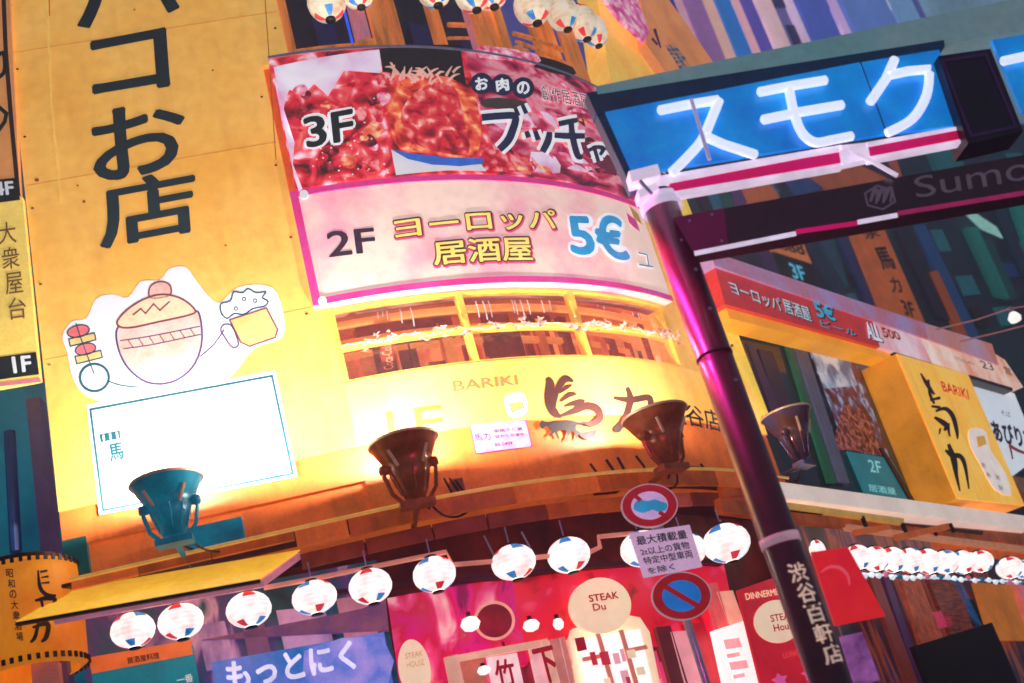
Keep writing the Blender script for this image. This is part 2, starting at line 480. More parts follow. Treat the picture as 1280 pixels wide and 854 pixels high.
for x0, x1, y0, y1, m in ((438, 570, 385, 420, DR), (600, 640, 383, 412, DR), (655, 690, 378, 405, DR), (600, 660, 405, 452, DR), (668, 690, 398, 446, RP),
                          (460, 500, 412, 470, DR), (545, 562, 405, 460, RP), (742, 758, 380, 446, RP), (775, 812, 395, 446, DR), (815, 830, 390, 450, RP),
                          (505, 520, 410, 465, DR), (700, 712, 375, 446, DR), (845, 862, 405, 452, DR)):
    a = F.uv(x0, y0, -.6); b = F.uv(x1, y1, -.6)
    obj('room_board', rect(F, a[0], b[0], b[1], a[1], -.6, .06), m, bld)
# string of drops, ceiling glow lamps
ROOMM = [DR, RP, mat('amber_board', (232, 140, 70), .8, scale=3), mat('rust_board', (160, 50, 30), .6, scale=5, var=.4), mat('cream_board', (240, 190, 150), .9)]
rs = random.Random(12)
u = uWL
while u < LARC + .5:
    w = rs.uniform(.05, .26)
    zz0 = zWB - .05 + rs.choice([0, 0, .1, .3]); zz1 = rs.choice([zR, z2B + .1, z2B + .1, z2B - .15])
    obj('room_board', rect(F, u, u + w, zz0, max(zz1, zz0 + .15), -.66 + rs.uniform(-.06, .06), .04, 1), ROOMM[rs.choice([0, 1, 3, 3, 0, 2, 4]) if rs.random() < .8 else 1], bld); u += w + rs.uniform(.0, .12)
obj('room_return', rect(F, LARC - .25, LARC + 2.2, zWB - .1, z2B + .3, -.33, .01), room, bld)
for k in range(9):
    u = LARC - .2 + k * .17; obj('room_board', rect(F, u, u + rs.uniform(.04, .12), zWB - .1, [zR, z2B + .1][k % 2], -.31, .015, 1), ROOMM[[0, 3, 4, 1, 0, 2][k % 6]], bld)
for z_, o_ in ((z2B - .02, -.3), (z2B - .12, -.5), (zR + .2, -.62)):
    obj('room_beam', rect(F, uWL, LARC + .2, z_ - .03, z_ + .03, o_, .05), ROOMM[2], bld)
for x, y in ((470, 386), (476, 384), (482, 388), (606, 388), (640, 380), (660, 382), (686, 378), (744, 372), (752, 376), (788, 384), (796, 388),(500, 392), (515, 396), (596, 385), (612, 385), (644, 382), (652, 384), (677, 380)):
    a = F.uv(x, y, -.3); obj('hanging_string', tube([F.p(a[0], a[1] + .14, -.3), F.p(a[0] + .01, a[1], -.3), F.p(a[0], a[1] - .1, -.3)], .006, 5), WHP, bld)
lampT = thing('ceiling_lamp', 'glaring round ceiling lamp behind the third pane of the curved window', 'lamp', F.p(*F.uv(762, 378, -.55), -.55))
obj('shade', lathe(F.p(*F.uv(762, 376, -.55), -.55), [(0, -.05), (.14, -.045), (.2, 0), (.14, .04), (0, .06)]), LGT, lampT, True)
lampT = thing('ceiling_lamp', 'dimmer round ceiling lamp nearest the pole behind the curved window', 'lamp', F.p(*F.uv(800, 372, -.9), -.9))
obj('shade', lathe(F.p(*F.uv(800, 378, -.9), -.9), [(0, -.05), (.09, -.045), (.12, 0), (.1, .04), (0, .06)]), mat('lamp_amber', (255, 206, 120), 1.5), lampT, True)
# flower garland on the transom
gar = thing('flower_garland', 'string of pale paper leaves and flowers looped along the transom of the curved window', 'garland', F.p(us[0], zR, .1))
line = []
for k in range(61):
    u = us[0] + .02 + (LARC - us[0] - .05) * k / 60
    line.append(F.p(u, zR - .03 + .018 * math.sin(k * .83) + .012 * math.sin(k * 2.3), .09))
obj('cord', tube(line, .0045, 5), CREAM, gar)
leafm = [mat('paper_leaf', (226, 186, 170), .35, var=.2), mat('paper_leaf_warm', (226, 140, 104), .3, var=.2)]
rl = random.Random(8); Lw = LARC - us[0] - .1
for cl in (.06, .10, .19, .235, .28, .36, .45, .50, .60, .635, .67, .70, .76, .82, .855, .89, .93, .965, .99):
    for k in range(rl.choice([3, 5, 6, 8])):
        u = us[0] + .05 + Lw * cl + rl.gauss(0, .06); z = zR - .035 + rl.gauss(0, .035); r = rl.uniform(.02, .055); a0 = rl.uniform(0, 6)
        nn = 3 + rl.randrange(3); V = []
        el = rl.uniform(.4, 1)
        for i in range(nn * 2):
            a = a0 + math.pi * i / nn; rr = r * rl.uniform(.8, 1.2) if i % 2 == 0 else r * .35
            V.append(F.p(u + rr * math.cos(a), z + rr * math.sin(a) * el, .1 + rl.uniform(0, .04)))
        V.append(F.p(u, z, .09))
        obj('leaf', (V, [(i, (i + 1) % (2 * nn), 2 * nn) for i in range(2 * nn)], None), leafm[rl.random() < .35], gar)
# bottle brand script seen through the glass
sg = thing('drinks_sign', 'small red board with looping white script inside the first window pane', 'sign', F.p(*F.uv(480, 445, -.1), -.1))
obj('board', panel(F, [(474, 428), (491, 425), (495, 464), (478, 467)], -.09, .01), mat('cola_red', (150, 44, 26), .4), sg)
def vtext(S, s, pts, off, m, parent, bold=0.0):
    """horizontal word turned to run down the quad pts (TL,TR,BR,BL)"""
    TL, TR, BR, BL = pts
    return obj('lettering', text(S, s, [BL, TL, TR, BR], off, bold), m, parent)
vtext(F, 'Coca-Cola', [(476, 431), (489, 429), (492, 461), (480, 463)], -.08, mat('script_peach', (236, 150, 110), .6), sg, .01)

# ---- yellow banner
ban = thing('yellow_banner', 'tall glossy yellow wall banner with dark Japanese characters and a white notice box', 'banner', F.p(uBL, zLEDGE, .05))
zBB = Zt(80, 640, .02)
obj('panel', rect(F, uBL, uWL - .02, zBB, z2B, .05, .06), YEL, ban)
obj('panel', rect(F, uBL, uS - .0, z2B, z3T, .05, .06), YEL, ban)
uTR = Ut(352, 30, .05)
obj('panel', rect(F, uBL, uTR, z3T, 13, .05, .06), YEL, ban)
obj('lower_panel', rect(F, uBL, uWL - .02, Zt(80, 685, .02), zBB - .006, .03, .04), ORW, ban)
obj('seam', ribbon(F, [(57, -20), (64, 130), (76, 255)], 2.2, .054), mat('seam_light', (238, 196, 96), .6), ban)
for q in ([(60, -50), (62, 20)], [(330, -20), (345, 200)]):
    obj('seam', ribbon(F, q, 1.2, .054), mat('seam_dark', (176, 110, 40), .3), ban)
obj('lettering', text(F, 'ハ', [(84, -52), (207, -75), (226, 14), (97, 38)], .056, .012), INK, ban)
obj('lettering', text(F, 'コ', [(110.5, 52), (208, 33), (213.5, 108), (116, 124)], .056, .022), INK, ban)
obj('lettering', text(F, 'お', [(110, 142), (229, 119), (237, 208), (118, 231)], .056, .02), INK, ban)
obj('lettering', text(F, '店', [(119, 231), (243, 208), (249, 290), (125, 313)], .056, .02), INK, ban)
# sheet joints and fixings of the banner
JN = mat('sheet_joint', (212, 142, 56), .5)
for za in (11.4, 9.9, 8.35, 6.55): obj('sheet_joint', rect(F, uBL + .02, (uTR if za > z3T else uS) - .02, za, za + .008, .0525, .002), JN, ban)
for za in (6.5, 7.3, 8.1, 8.9, 9.7, 10.5, 11.3):
    for u_ in (uBL + .05, (uTR if za > z3T else uS) - .07):
        obj('fixing', lathe(F.p(u_, za, .05), [(0, -.012), (.012, -.006), (.014, 0), (.012, .006), (0, .012)], 8), BRN, ban, True)
# stains
stm = mat('rust_stain', (170, 96, 44), .2)
for x, y, r in ((105, 252, 2.2), (97, 232, 1.5), (282, 307, 1.5), (266, 88, 1.5), (250, 508, 1.3), (168, 12, 1.4), (46, 225, 3)):
    obj('stain', poly(F, ell(x, y, r, r * .8, 10), .0545), stm, ban)
# die-cut white print: skewer on the left, beer mug on the right
halo = [(90, 402), (108, 398), (120, 374), (140, 368), (160, 372), (176, 352), (200, 350), (212, 336), (232, 334), (246, 352), (262, 372), (276, 378), (296, 360), (326, 356), (346, 366), (356, 404), (350, 424), (318, 436),
        (290, 470), (262, 486), (178, 500), (130, 502), (104, 492), (90, 470), (84, 440), (78, 420)]
obj('print_patch', poly(F, halo, .0545, 3), WHP, ban)
LN = mat('violet_line', (84, 56, 120), .1); LNB = mat('navy_line', (24, 62, 96), .2); LNC = mat('cyan_line', (4, 84, 104), .1)
CRM = mat('cream_print', (232, 196, 120), .35)
MEAT = mat('skewer_meat', (224, 104, 108), .55)
def outline(pts, w, m, off=.0575, sm=4, closed=True, parent=None): return obj('outline', ribbon(F, pts, w * 1.25, off, sm, closed), m, parent or ban)
for (cx, cy, rx, ry, m) in ((98, 414, 14, 7.5, MEAT), (103, 425, 17, 5, CRM), (107, 436.5, 13, 7, MEAT), (111, 447, 17, 5, CRM)):
    if m is MEAT: pts = ell(cx, cy, rx, ry, 20, -.22)
    else: pts = [(cx - rx, cy - 1), (cx + rx - 2, cy - 9), (cx + rx, cy), (cx - rx + 2, cy + 8)]
    obj('print', poly(F, pts, .056), m, ban); outline(pts, 1.3, LNB, sm=1)
obj('outline', ribbon(F, [(95, 404), (100, 420), (113, 455), (118, 468)], 1.5, .0572), LNB, ban)
foam = [(277, 392), (276, 380), (288, 376), (292, 365), (303, 366), (310, 361), (320, 366), (332, 365), (328, 372), (335, 377), (330, 383), (316, 386), (305, 393), (293, 392), (284, 398)]
mug = [(287, 400), (333, 385), (347, 412), (344, 422), (312, 433), (301, 428)]
obj('print', poly(F, mug, .056), CRM, ban); outline(mug, 1.5, mat('plum_line', (130, 48, 70), .3), sm=1)
obj('print', poly(F, foam, .057, 2), WHP, ban); outline(foam, 1.5, LNB, off=.058, sm=3)
outline([(276, 412), (280, 420), (290, 434), (298, 430), (290, 408), (280, 406)], 1.5, LN)
for x, y in ((305, 374), (319, 376), (295, 386)): outline(ell(x, y, 2.2, 2.2, 8), 1, LNB, off=.0585, sm=1)
pot = [(146, 412), (160, 404), (200, 394), (240, 388), (250, 396), (252, 430), (240, 460), (214, 478), (184, 478), (160, 460), (148, 436)]
PKB = mat('pale_clay_print', (226, 168, 150), .35, c2=(232, 204, 200), scale=3); PLL = mat('plum_line', (130, 48, 70), .3)
obj('print', poly(F, pot, .0552, 3), PKB, ban); outline(pot, 2.0, LN, off=.0562)
lid = [(146, 404), (158, 388), (180, 374), (204, 368), (228, 374), (244, 388), (236, 394), (200, 402), (160, 410)]
obj('print', poly(F, lid, .0568, 3), mat('pale_lid_print', (236, 206, 170), .4, scale=3), ban); outline(lid, 1.9, PLL, off=.0575)
knob = [(188, 372), (188, 358), (200, 352), (212, 356), (212, 369)]
obj('print', poly(F, knob, .0562, 3), PKB, ban); outline(knob, 1.7, PLL, off=.0568)
for q_, w_ in (([(150, 426), (190, 420), (250, 408)], 1.4), ([(154, 436), (190, 431), (251, 418)], 1.4)): obj('outline', ribbon(F, q_, w_, .0565, 3), LN, ban)
for k in range(7): x_ = 160 + k * 13; obj('outline', ribbon(F, [(x_, 425 - k * 2.3), (x_ + 6, 434 - k * 2.3)], 1.3, .0566), PLL, ban)
obj('outline', ribbon(F, [(166, 394), (176, 386), (182, 392), (192, 380), (200, 388), (212, 377)], 1.8, .0582), PLL, ban)
outline(ell(118, 472, 18, 17, 20), 2.6, LNC, off=.0562); obj('outline', ribbon(F, [(134, 476), (152, 482), (172, 484)], 1.8, .0562, 2), LNC, ban)
obj('outline', ribbon(F, [(250, 446), (268, 430), (280, 412)], 1.7, .0562, 3), LN, ban)
# notice box with ruled edge
nb = [(113, 512), (340, 470), (366, 592), (129, 638)]
obj('notice_box', panel(F, [(108, 506), (344, 463), (372, 596), (124, 644)], .0558, .0), WHP, ban)
obj('notice_edge', ribbon(F, nb, 3.0, .0575, 0, True), LNC, ban)
obj('plaque', poly(F, [(124, 543), (150, 538), (151, 548), (126, 553)], .0575), TEAL, ban)
obj('lettering', text(F, '111', [(128, 544), (147, 540), (148, 547), (129, 551)], .0585, .02), WHP, ban)
obj('lettering', text(F, '馬', [(134, 556), (153, 552), (156, 573), (138, 578)], .0575, .035), TEAL, ban)
FNT = mat('faint_print', (166, 176, 190), .5)
obj('lettering', text(F, '力', [(174, 555), (188, 552), (190, 566), (177, 568)], .0575, .0), FNT, ban)
for i, (s, x, y, w, h) in enumerate((('小', 126, 531, 8, 7), ('生ビール', 132, 592, 26, 7), ('串焼き 三本', 132, 602, 30, 6), ('やきとり盛り', 133, 612, 26, 6), ('日替り', 133, 621, 30, 5), ('日本酒', 328, 565, 26, 5), ('焼酎', 331, 572, 26, 5), ('ご予約承り', 334, 582, 24, 8))):
    obj('lettering', text(F, s, [(x, y), (x + w, y - w * .19), (x + w + 1, y + h - w * .19), (x + 1, y + h)], .0575), FNT, ban)

# ---- left neighbour column with floor signs
nb_b = thing('neighbour_building', 'dark teal neighbouring building at the left edge with a metal corner post', 'building', F.p(-4, 0, -.5))
obj('wall', rect(F, -8, uBL - .02, 0, 13, -.5, .3), mat('teal_wall', (4, 104, 124), .6, c2=(4, 52, 86), scale=.8), nb_b)
p = F.uv(50, 590, -.2)
obj('corner_post', rect(F, Ut(38, 560, -.2), Ut(56, 560, -.2), 2.0, p[1] + .7, -.2, .2), mat('post_violet', (96, 70, 110), .25, metal=.3), nb_b)
obj('downpipe', tube([F.p(*F.uv(12, 540, -.3), -.3), F.p(*F.uv(20, 690, -.3), -.3)], .05, 10), mat('pipe_navy', (20, 40, 90), .3), nb_b)
fs = thing('floor_sign', 'narrow cream floor sign at the left edge reading 大衆屋台 over a black 1F tab', 'sign', F.p(*F.uv(20, 470, .1), .1))
obj('panel', panel(F, [(-60, 262), (28, 246), (50, 474), (-40, 490)], .1, .08), mat('lit_pale_yellow', (238, 200, 96), .62, scale=2), fs)
obj('floor_tab', panel(F, [(-30, 450), (45, 440), (49, 468), (-26, 478)], .106, .0), mat('tab_ink', (16, 22, 30), .05), fs)
obj('lettering', text(F, '1F', [(14, 446), (38, 444), (40, 464), (17, 467)], .109, .03), WHT, fs)
SGN = mat('sign_brown', (132, 92, 48), .15)
for i, ch in enumerate('大衆屋台'):
    x, y = (-3 + i * 4.2, 279 + i * 31.5); obj('lettering', text(F, ch, [(x, y), (x + 22, y - 3), (x + 24, y + 24), (x + 2, y + 27)], .106, .004), SGN, fs)
obj('edge_strip', ribbon(F, [(-20, 483), (51, 475)], 5, .108), mat('rose_strip', (206, 110, 130), .5), fs)
fs = thing('floor_sign', 'cropped orange sign at the upper left corner with a thick black scrawl and F tab', 'sign', F.p(*F.uv(0, 240, .1), .1))
obj('panel', panel(F, [(-70, -30), (10, -44), (25, 244), (-50, 258)], .1, .08), mat('lit_apricot', (230, 150, 84), .5, scale=2), fs)
obj('frame_edge', ribbon(F, [(3, -40), (7, 60), (14, 150), (23, 245)], 5.5, .104), mat('frame_maroon', (70, 16, 26), .1), fs)
obj('floor_tab', panel(F, [(-40, 228), (22, 222), (25, 250), (-36, 258)], .106, .0), mat('tab_ink', (16, 22, 30), .05), fs)
obj('lettering', text(F, '4F', [(-9, 228), (16, 226), (18, 243), (-7, 245)], .109, .03), WHT, fs)
obj('scrawl', join(ribbon(F, [(-8, 75), (3, 66), (6, 78), (4, 92), (-8, 100)], 5, .107, 4), ribbon(F, [(-8, 128), (8, 142), (6, 152), (-4, 166)], 5, .107, 0)), BLK, fs)

# ---- 3F food sign
PZ = .14
s3 = thing('food_sign', 'curved third floor sign printed with red meat dishes and navy white-edged katakana', 'sign', F.p(uS, z2T, PZ))
S3L, S3R = Ut(345, 120, PZ), LARC
meat = photo_mat('meat_print', [(.30, (64, 6, 20)), (.42, (176, 14, 36)), (.52, (216, 36, 62)), (.6, (226, 92, 84)), (.68, (238, 170, 190)), (.78, (244, 226, 232))], 4.2, .75, seed=3)
slices = photo_mat('sliced_meat_print', [(.30, (56, 18, 40)), (.42, (180, 20, 70)), (.5, (206, 90, 116)), (.58, (226, 150, 160)), (.7, (238, 40, 96)), (.8, (240, 190, 206))], 2.2, .7, seed=11, squash=(1, 1, 1.8))
pale = photo_mat('pale_print', [(.3, (206, 140, 176)), (.5, (226, 200, 224)), (.7, (236, 228, 236))], 2, .7, seed=5)
uA1, uA2 = Ut(485, 130, PZ), Ut(600, 130, PZ)
obj('panel', rect(F, S3L, uA1, z2T + .01, z3T, PZ, .14), meat, s3)
obj('panel', rect(F, uA1, uA2, z2T + .01, z3T, PZ, .14), meat, s3)
obj('panel', rect(F, uA2, LARC + .1, z2T + .01, z3T, PZ, .14), slices, s3)
o1 = PZ + .004
obj('print', poly(F, [(342, 84), (474, 62), (478, 92), (430, 88), (410, 120), (392, 104), (378, 120), (362, 112), (352, 132)], o1, 0), pale, s3)
obj('print', poly(F, [(343, 100), (358, 118), (352, 150), (368, 178), (366, 205), (378, 236), (374, 240), (368, 222)], o1 + .001), pale, s3)
obj('print', poly(F, [(474, 61), (520, 57), (575, 56), (583, 108), (560, 96), (500, 92), (480, 96)], o1), mat('print_night', (24, 16, 26), .2), s3)
fleck = mat('sesame_fleck', (244, 214, 214), .8); orb = [photo_mat('glaze_orange', [(.35, (190, 40, 40)), (.5, (228, 100, 70)), (.7, (240, 190, 150))], 8, .72, seed=1), photo_mat('glaze_pink', [(.35, (206, 40, 90)), (.5, (228, 120, 150)), (.7, (240, 210, 220))], 8, .72, seed=2), photo_mat('glaze_dark', [(.35, (60, 4, 20)), (.5, (120, 10, 34)), (.7, (200, 60, 70))], 8, .5, seed=6), photo_mat('glaze_red', [(.35, (160, 6, 30)), (.5, (208, 24, 48)), (.7, (236, 150, 150))], 8, .72, seed=8)]
rf = random.Random(4)
for k in range(46):
    x = rf.uniform(352, 482); y = rf.uniform(112, 228) - (x - 350) * .16
    r = rf.uniform(5, 13); n = 9; a = rf.uniform(0, 3)
    if x < 362 + (y - 100) * .2 or y > 222 - (x - 380) * .12: continue
    if 368 < x < 450 and 128 < y < 192: r *= .6
    obj('print', poly(F, [(x + r * rf.uniform(.7, 1.2) * math.cos(6.28 * i / n + a), y + r * rf.uniform(.5, .95) * math.sin(6.28 * i / n + a)) for i in range(n)], o1 + .0012 + k * .00003, 2), orb[rf.choice([0, 1, 2, 3, 3])], s3)
for k in range(34):
    x = rf.uniform(388, 486); y = rf.uniform(178, 226) - (x - 388) * .1 if k % 3 else rf.uniform(120, 220)
    r = rf.uniform(.7, 1.5); obj('fleck', poly(F, ell(x, y, r, r * .8, 7), o1 + .0028), fleck, s3)
for q, m_ in (([(600, 57), (672, 68), (668, 82), (640, 76), (600, 72)], orb[1]), ([(672, 70), (716, 84), (714, 96), (668, 84)], mat('print_night', (24, 16, 26), .2)), ([(664, 190), (694, 196), (700, 216), (668, 214)], pale), ([(604, 186), (664, 196), (668, 214), (606, 212)], orb[3]), ([(602, 126), (622, 122), (660, 128), (640, 136), (606, 134)], mat('print_olive', (70, 60, 56), .4, scale=9)), ([(720, 176), (745, 206), (770, 220), (768, 190)], mat('print_plum', (120, 30, 60), .5, scale=9))):
    obj('print', poly(F, q, o1 + .0014, 2), m_, s3)
for k in range(26):
    x = rf.uniform(612, 745); y = rf.uniform(118, 205) + (x - 612) * .1; l = rf.uniform(14, 34); a = rf.uniform(-.2, .9)
    obj('print', ribbon(F, [(x, y), (x + l * .5 * math.cos(a), y + l * .5 * math.sin(a) - 3), (x + l * math.cos(a), y + l * math.sin(a))], [1, rf.uniform(4, 9), 1], o1 + .0017 + k * .00003, 3), [orb[0], orb[1], pale, orb[2]][k % 4], s3)
ball = photo_mat('roast_print', [(.3, (150, 20, 20)), (.45, (206, 50, 46)), (.55, (226, 96, 56)), (.66, (236, 146, 96)), (.8, (244, 190, 130))], 7, .8, seed=21)
obj('print', poly(F, [(482, 124), (490, 108), (510, 98), (540, 92), (570, 104), (592, 116), (600, 150), (600, 180), (588, 198), (540, 192), (500, 186), (488, 160)], o1 + .001, 3), ball, s3)
obj('print', poly(F, [(502, 138), (530, 108), (566, 106), (580, 150), (586, 192), (548, 190), (524, 182), (508, 168)], o1 + .0015, 3), photo_mat('beet_red', [(.3, (120, 6, 24)), (.42, (190, 16, 44)), (.55, (216, 50, 56)), (.66, (236, 130, 120)), (.8, (250, 220, 210))], 6, .72, seed=31), s3)
for k in range(30):
    x = 484 + random.uniform(0, 84); y = 98 + random.uniform(-8, 8); a = random.uniform(-1.2, 1.2); l = random.uniform(10, 22)
    obj('sprout', ribbon(F, [(x, y), (x + l * .5 * math.sin(a), y - l * .4), (x + l * math.sin(a), y - l * .75 * math.cos(a) - 1)], [3.4, 2.8, 1.0], o1 + .002 + k * .0001, 3), mat('sprout_print', (236, 176, 160), .7), s3)
obj('print', poly(F, [(489, 187), (520, 194), (560, 199), (606, 200), (608, 214), (560, 213), (495, 219)], o1 + .0005), WHP, s3)
obj('print', poly(F, [(489, 187), (516, 192), (560, 197), (604, 198), (604, 205), (575, 208), (540, 206), (510, 199)], o1 + .0018), mat('plate_blue', (40, 96, 190), .7), s3)
WST = mat('white_outline', (236, 238, 240), .75, var=.03); NVY = mat('navy_ink', (16, 40, 92), .2)
def otext(S, s, q, off, m, par, bold=.03, rim=.055, g=1.6, back=WST):
    o_ = obj('lettering', text(S, s, q, off + .003, bold), m, par)
    obj('letter_rim', text(S, s, q, off, bold + rim, grow=g), back, o_)
    return o_
otext(F, '3F', [(377, 148), (441, 135), (443, 176), (384, 186)], o1 + .003, mat('green_black_ink', (10, 34, 40), .05), s3, .025, .06, 2.6)
for i, (x, y, ch) in enumerate(((602, 104.5, 'お'), (628, 106, '肉'), (654, 110, 'の'))):
    obj('letter_disc', poly(F, ell(x, y, 14, 13.5), o1 + .003 + i * .0006), NVY, s3)
    obj('lettering', text(F, ch, [(x - 9, y - 7), (x + 7, y - 9), (x + 9, y + 7), (x - 7, y + 9)], o1 + .007, .035), WST, s3)
otext(F, '創作居酒屋', [(675, 107), (733, 118), (738, 137), (678, 125)], o1 + .003, mat('grey_ink', (36, 66, 80), .1), s3, .006, .022, .5)
def bold_strokes(strokes, m_in, parent, off):
    obj('letter_rim', join(*[ribbon(F, s, [w + 8 for w in ws], off, 4) for s, ws in strokes]), WST, parent)
    for k, (s, ws) in enumerate(strokes): obj('stroke', ribbon(F, s, ws, off + .003 + k * .0003, 4), m_in, parent)
bold_strokes([([(602, 147), (625, 145), (644, 146), (640, 165), (634, 177), (624, 187)], [9, 9, 9, 10, 10, 9]), ([(644, 135), (648, 145)], [5, 6]), ([(653, 131), (658, 142)], [5, 6])], NVY, s3, o1 + .003)
bold_strokes([([(658, 164), (661, 172)], [6, 7]), ([(669, 164), (673, 175)], [6, 7]), ([(687, 165), (685, 176), (678, 190)], [7, 9, 8])], NVY, s3, o1 + .003)
bold_strokes([([(698, 155), (712, 152), (722, 150)], [7, 7, 6]), ([(693, 169), (710, 170), (731, 170)], [7, 8, 7]), ([(714, 154), (716, 172), (722, 194), (728, 196)], [7, 8, 8, 6])], NVY, s3, o1 + .0035)
bold_strokes([([(736, 188), (746, 184), (754, 186), (750, 194)], [5, 5, 6, 4]), ([(742, 182), (748, 202)], [5, 5])], NVY, s3, o1 + .003)
bold_strokes([([(757, 184), (768, 190)], [6, 6])], NVY, s3, o1 + .003)
obj('top_edge', rect(F, S3L, LARC, z3T, z3T + .03, PZ + .01, .16), STE, s3)

# ---- 2F sign
s2 = thing('bar_sign', 'curved cream and pink second floor sign with magenta border, gold katakana and blue price', 'sign', F.p(uS, z2B, .12))
c2m = mat('lit_cream_pink', (234, 202, 186), .74, .3, c2=(226, 110, 156), scale=.9, lo=.42, hi=.68, var=.1, det=2)
UR = LARC + .05
obj('panel', rect(F, uS, UR, z2B, z2T, .12, .12), c2m, s2)
bw = .062
for (a, b, c, d) in ((uS, UR, z2T - bw, z2T), (uS, UR, z2B, z2B + bw), (uS, uS + bw * 1.2, z2B + bw, z2T - bw)):
    obj('border', rect(F, a, b, c, d, .135, .012), MAG, s2)
for z in (z2B + .05, z2T - .05):
    u = uS + .05; obj('bolt', poly(F, [(0, 0)] * 0 or ell(*((380, 243) if z > z2B + 1 else (403, 376)), 5.5, 5.5, 16), .14, 0, .012), WHT, s2)
obj('side_motif', poly(F, [(783, 266), (795, 275), (800, 290), (792, 284), (786, 278)], .125, 0), MAG, s2); obj('side_motif', poly(F, [(786, 256), (798, 268), (803, 282), (792, 272)], .127, 0), GLD, s2)
PLM = mat('plum_ink', (58, 28, 62), .08)
obj('lettering', text(F, '2F', [(407, 290), (467, 284), (471, 315), (411, 322)], .124, .02), PLM, s2)
GLT = mat('gold_letter', (236, 200, 92), .8, c2=(238, 214, 120), scale=9); OLV = mat('olive_rim', (96, 56, 10), .05); PKR = mat('pink_glow_rim', (222, 70, 130), .65)
def gtext(s, q):
    o_ = obj('lettering', text(F, s, q, .132, .018), GLT, s2)
    obj('letter_rim', text(F, s, [(x + 1, y + 2) for x, y in q], .124, .075, grow=2.5), PKR, o_)
    obj('letter_rim', text(F, s, q, .1275, .06, grow=2.0), OLV, o_)
gtext('ヨーロッパ', [(491, 274), (693, 263), (697, 288), (495, 300)])
gtext('居酒屋', [(539, 303), (663, 296), (667, 326), (543, 332)])
BLU = mat('bright_blue_letter', (24, 146, 200), .75)
otext(F, '5€', [(707, 266), (776, 271), (790, 328), (714, 318)], .124, BLU, s2, .03, .06, 2.4)
otext(F, 'ユ', [(795, 314), (812, 318), (817, 335), (799, 332)], .124, mat('slate_blue_letter', (90, 140, 170), .6), s2, .0, .03, 1)

# ---- 1F sign
s1 = thing('first_floor_sign', 'curved floodlit yellow first floor sign with brushed 馬力 lettering beside the floodlamps', 'sign', F.p(uWL, zBB, .05))
zC = Zt(550, 556, .05)
obj('panel', rect(F, uWL - .02, LX, zBB, zWB - .004, .05, .06), YEL, s1)
obj('lower_panel', rect(F, uWL - .02, LX, zLEDGE + .02, zBB - .006, .03, .04), ORW, s1)
PY = mat('pale_orange_ink', (186, 92, 24), .0)
obj('lettering', text(F, '1F', [(482, 515), (551, 506), (556, 546), (487, 553)], .054, -.002), PY, s1)
obj('lettering', text(F, 'BARIKI', [(565, 477), (646, 469), (648, 481), (567, 490)], .054, .015), mat('coral_ink', (222, 104, 62), .5), s1)
obj('print_patch', poly(F, [(630, 500), (636, 493), (655, 492), (659, 514), (648, 522), (636, 520)], .0535, 2), WHP, s1)
obj('print', panel(F, [(588, 532), (657, 525), (665, 558), (595, 567)], .0545, 0), mat('lilac_print', (208, 150, 190), .6, c2=(186, 110, 170), scale=8), s1)
obj('outline', ribbon(F, [(588, 532), (657, 525), (665, 558), (595, 567)], 1.1, .0555, 0, True), LN, s1)
for k, (s, q) in enumerate((('馬力', [(592, 542), (612, 540), (614, 550), (594, 552)]), ('串焼きと酒', [(617, 537), (652, 534), (653, 538), (618, 541)]), ('昼から営業中', [(618, 544), (655, 541), (656, 545), (619, 548)]), ('03-5459', [(618, 554), (640, 552), (641, 556), (619, 558)]))):
    obj('lettering', text(F, s, q, .056, .01), mat('plum_ink', (58, 28, 62), .08), s1)
smug = [(636, 501), (651, 498), (655, 510), (640, 515)]
obj('print', poly(F, smug, .0548), mat('beer_print', (240, 178, 80), .6), s1); obj('outline', ribbon(F, smug, 1.2, .0555, 0, True), LN, s1)
obj('print', poly(F, [(634, 503), (636, 497), (644, 497), (651, 495), (653, 501), (643, 503)], .056, 2), WHP, s1)
BRW = mat('brown_brush_ink', (66, 22, 16), .05, var=.3, scale=10)
def brush(strokes, par, off=.054, m=BRW, S=F):
    for k, (s, w) in enumerate(strokes): obj('brush_stroke', ribbon(S, s, w, off + k * .0004, 5), m, par)
def z7(*p): return [(380 + x / 3.2, 420 + y / 3.2) for x, y in p]
brush([(z7((972, 166), (984, 190), (980, 240), (985, 280), (1005, 310), (1030, 326)), [5, 11, 12, 11, 10, 2]),
       (z7((1000, 300), (1004, 250), (1018, 205), (1045, 172), (1078, 182)), [3, 7, 8, 10, 3]),
       (z7((1020, 228), (1050, 205), (1072, 195)), [3, 6, 2]), (z7((1025, 262), (1060, 235), (1090, 232)), [3, 7, 3]),
       (z7((1040, 282), (1068, 272), (1108, 264), (1080, 290)), [2, 6, 8, 3]),
       (z7((1020, 322), (1080, 300), (1130, 280), (1172, 292), (1182, 330), (1150, 352), (1110, 345)), [3, 8, 10, 10, 9, 7, 2])], s1)
horse = z7((942, 352), (950, 338), (965, 342), (985, 344), (1010, 338), (1050, 336), (1080, 340), (1100, 346), (1130, 344), (1120, 354), (1092, 356), (1088, 372), (1098, 384), (1092, 412), (1084, 412), (1084, 390), (1070, 380), (1062, 396), (1050, 420), (1042, 420), (1052, 396), (1046, 378), (1020, 378), (1016, 392), (1022, 410), (1012, 408), (1002, 386), (990, 400), (976, 398), (990, 384), (980, 370), (968, 360), (955, 372), (946, 364))
obj('horse_mark', poly(F, horse, .0565, 2), mat('dark_brown_ink', (34, 10, 8), .03), s1)
obj('brush_blot', poly(F, z7((1090, 378), (1120, 386), (1165, 374), (1168, 388), (1150, 410), (1125, 412), (1104, 398)), .0565, 3), mat('dark_brown_ink', (34, 10, 8), .03), s1)
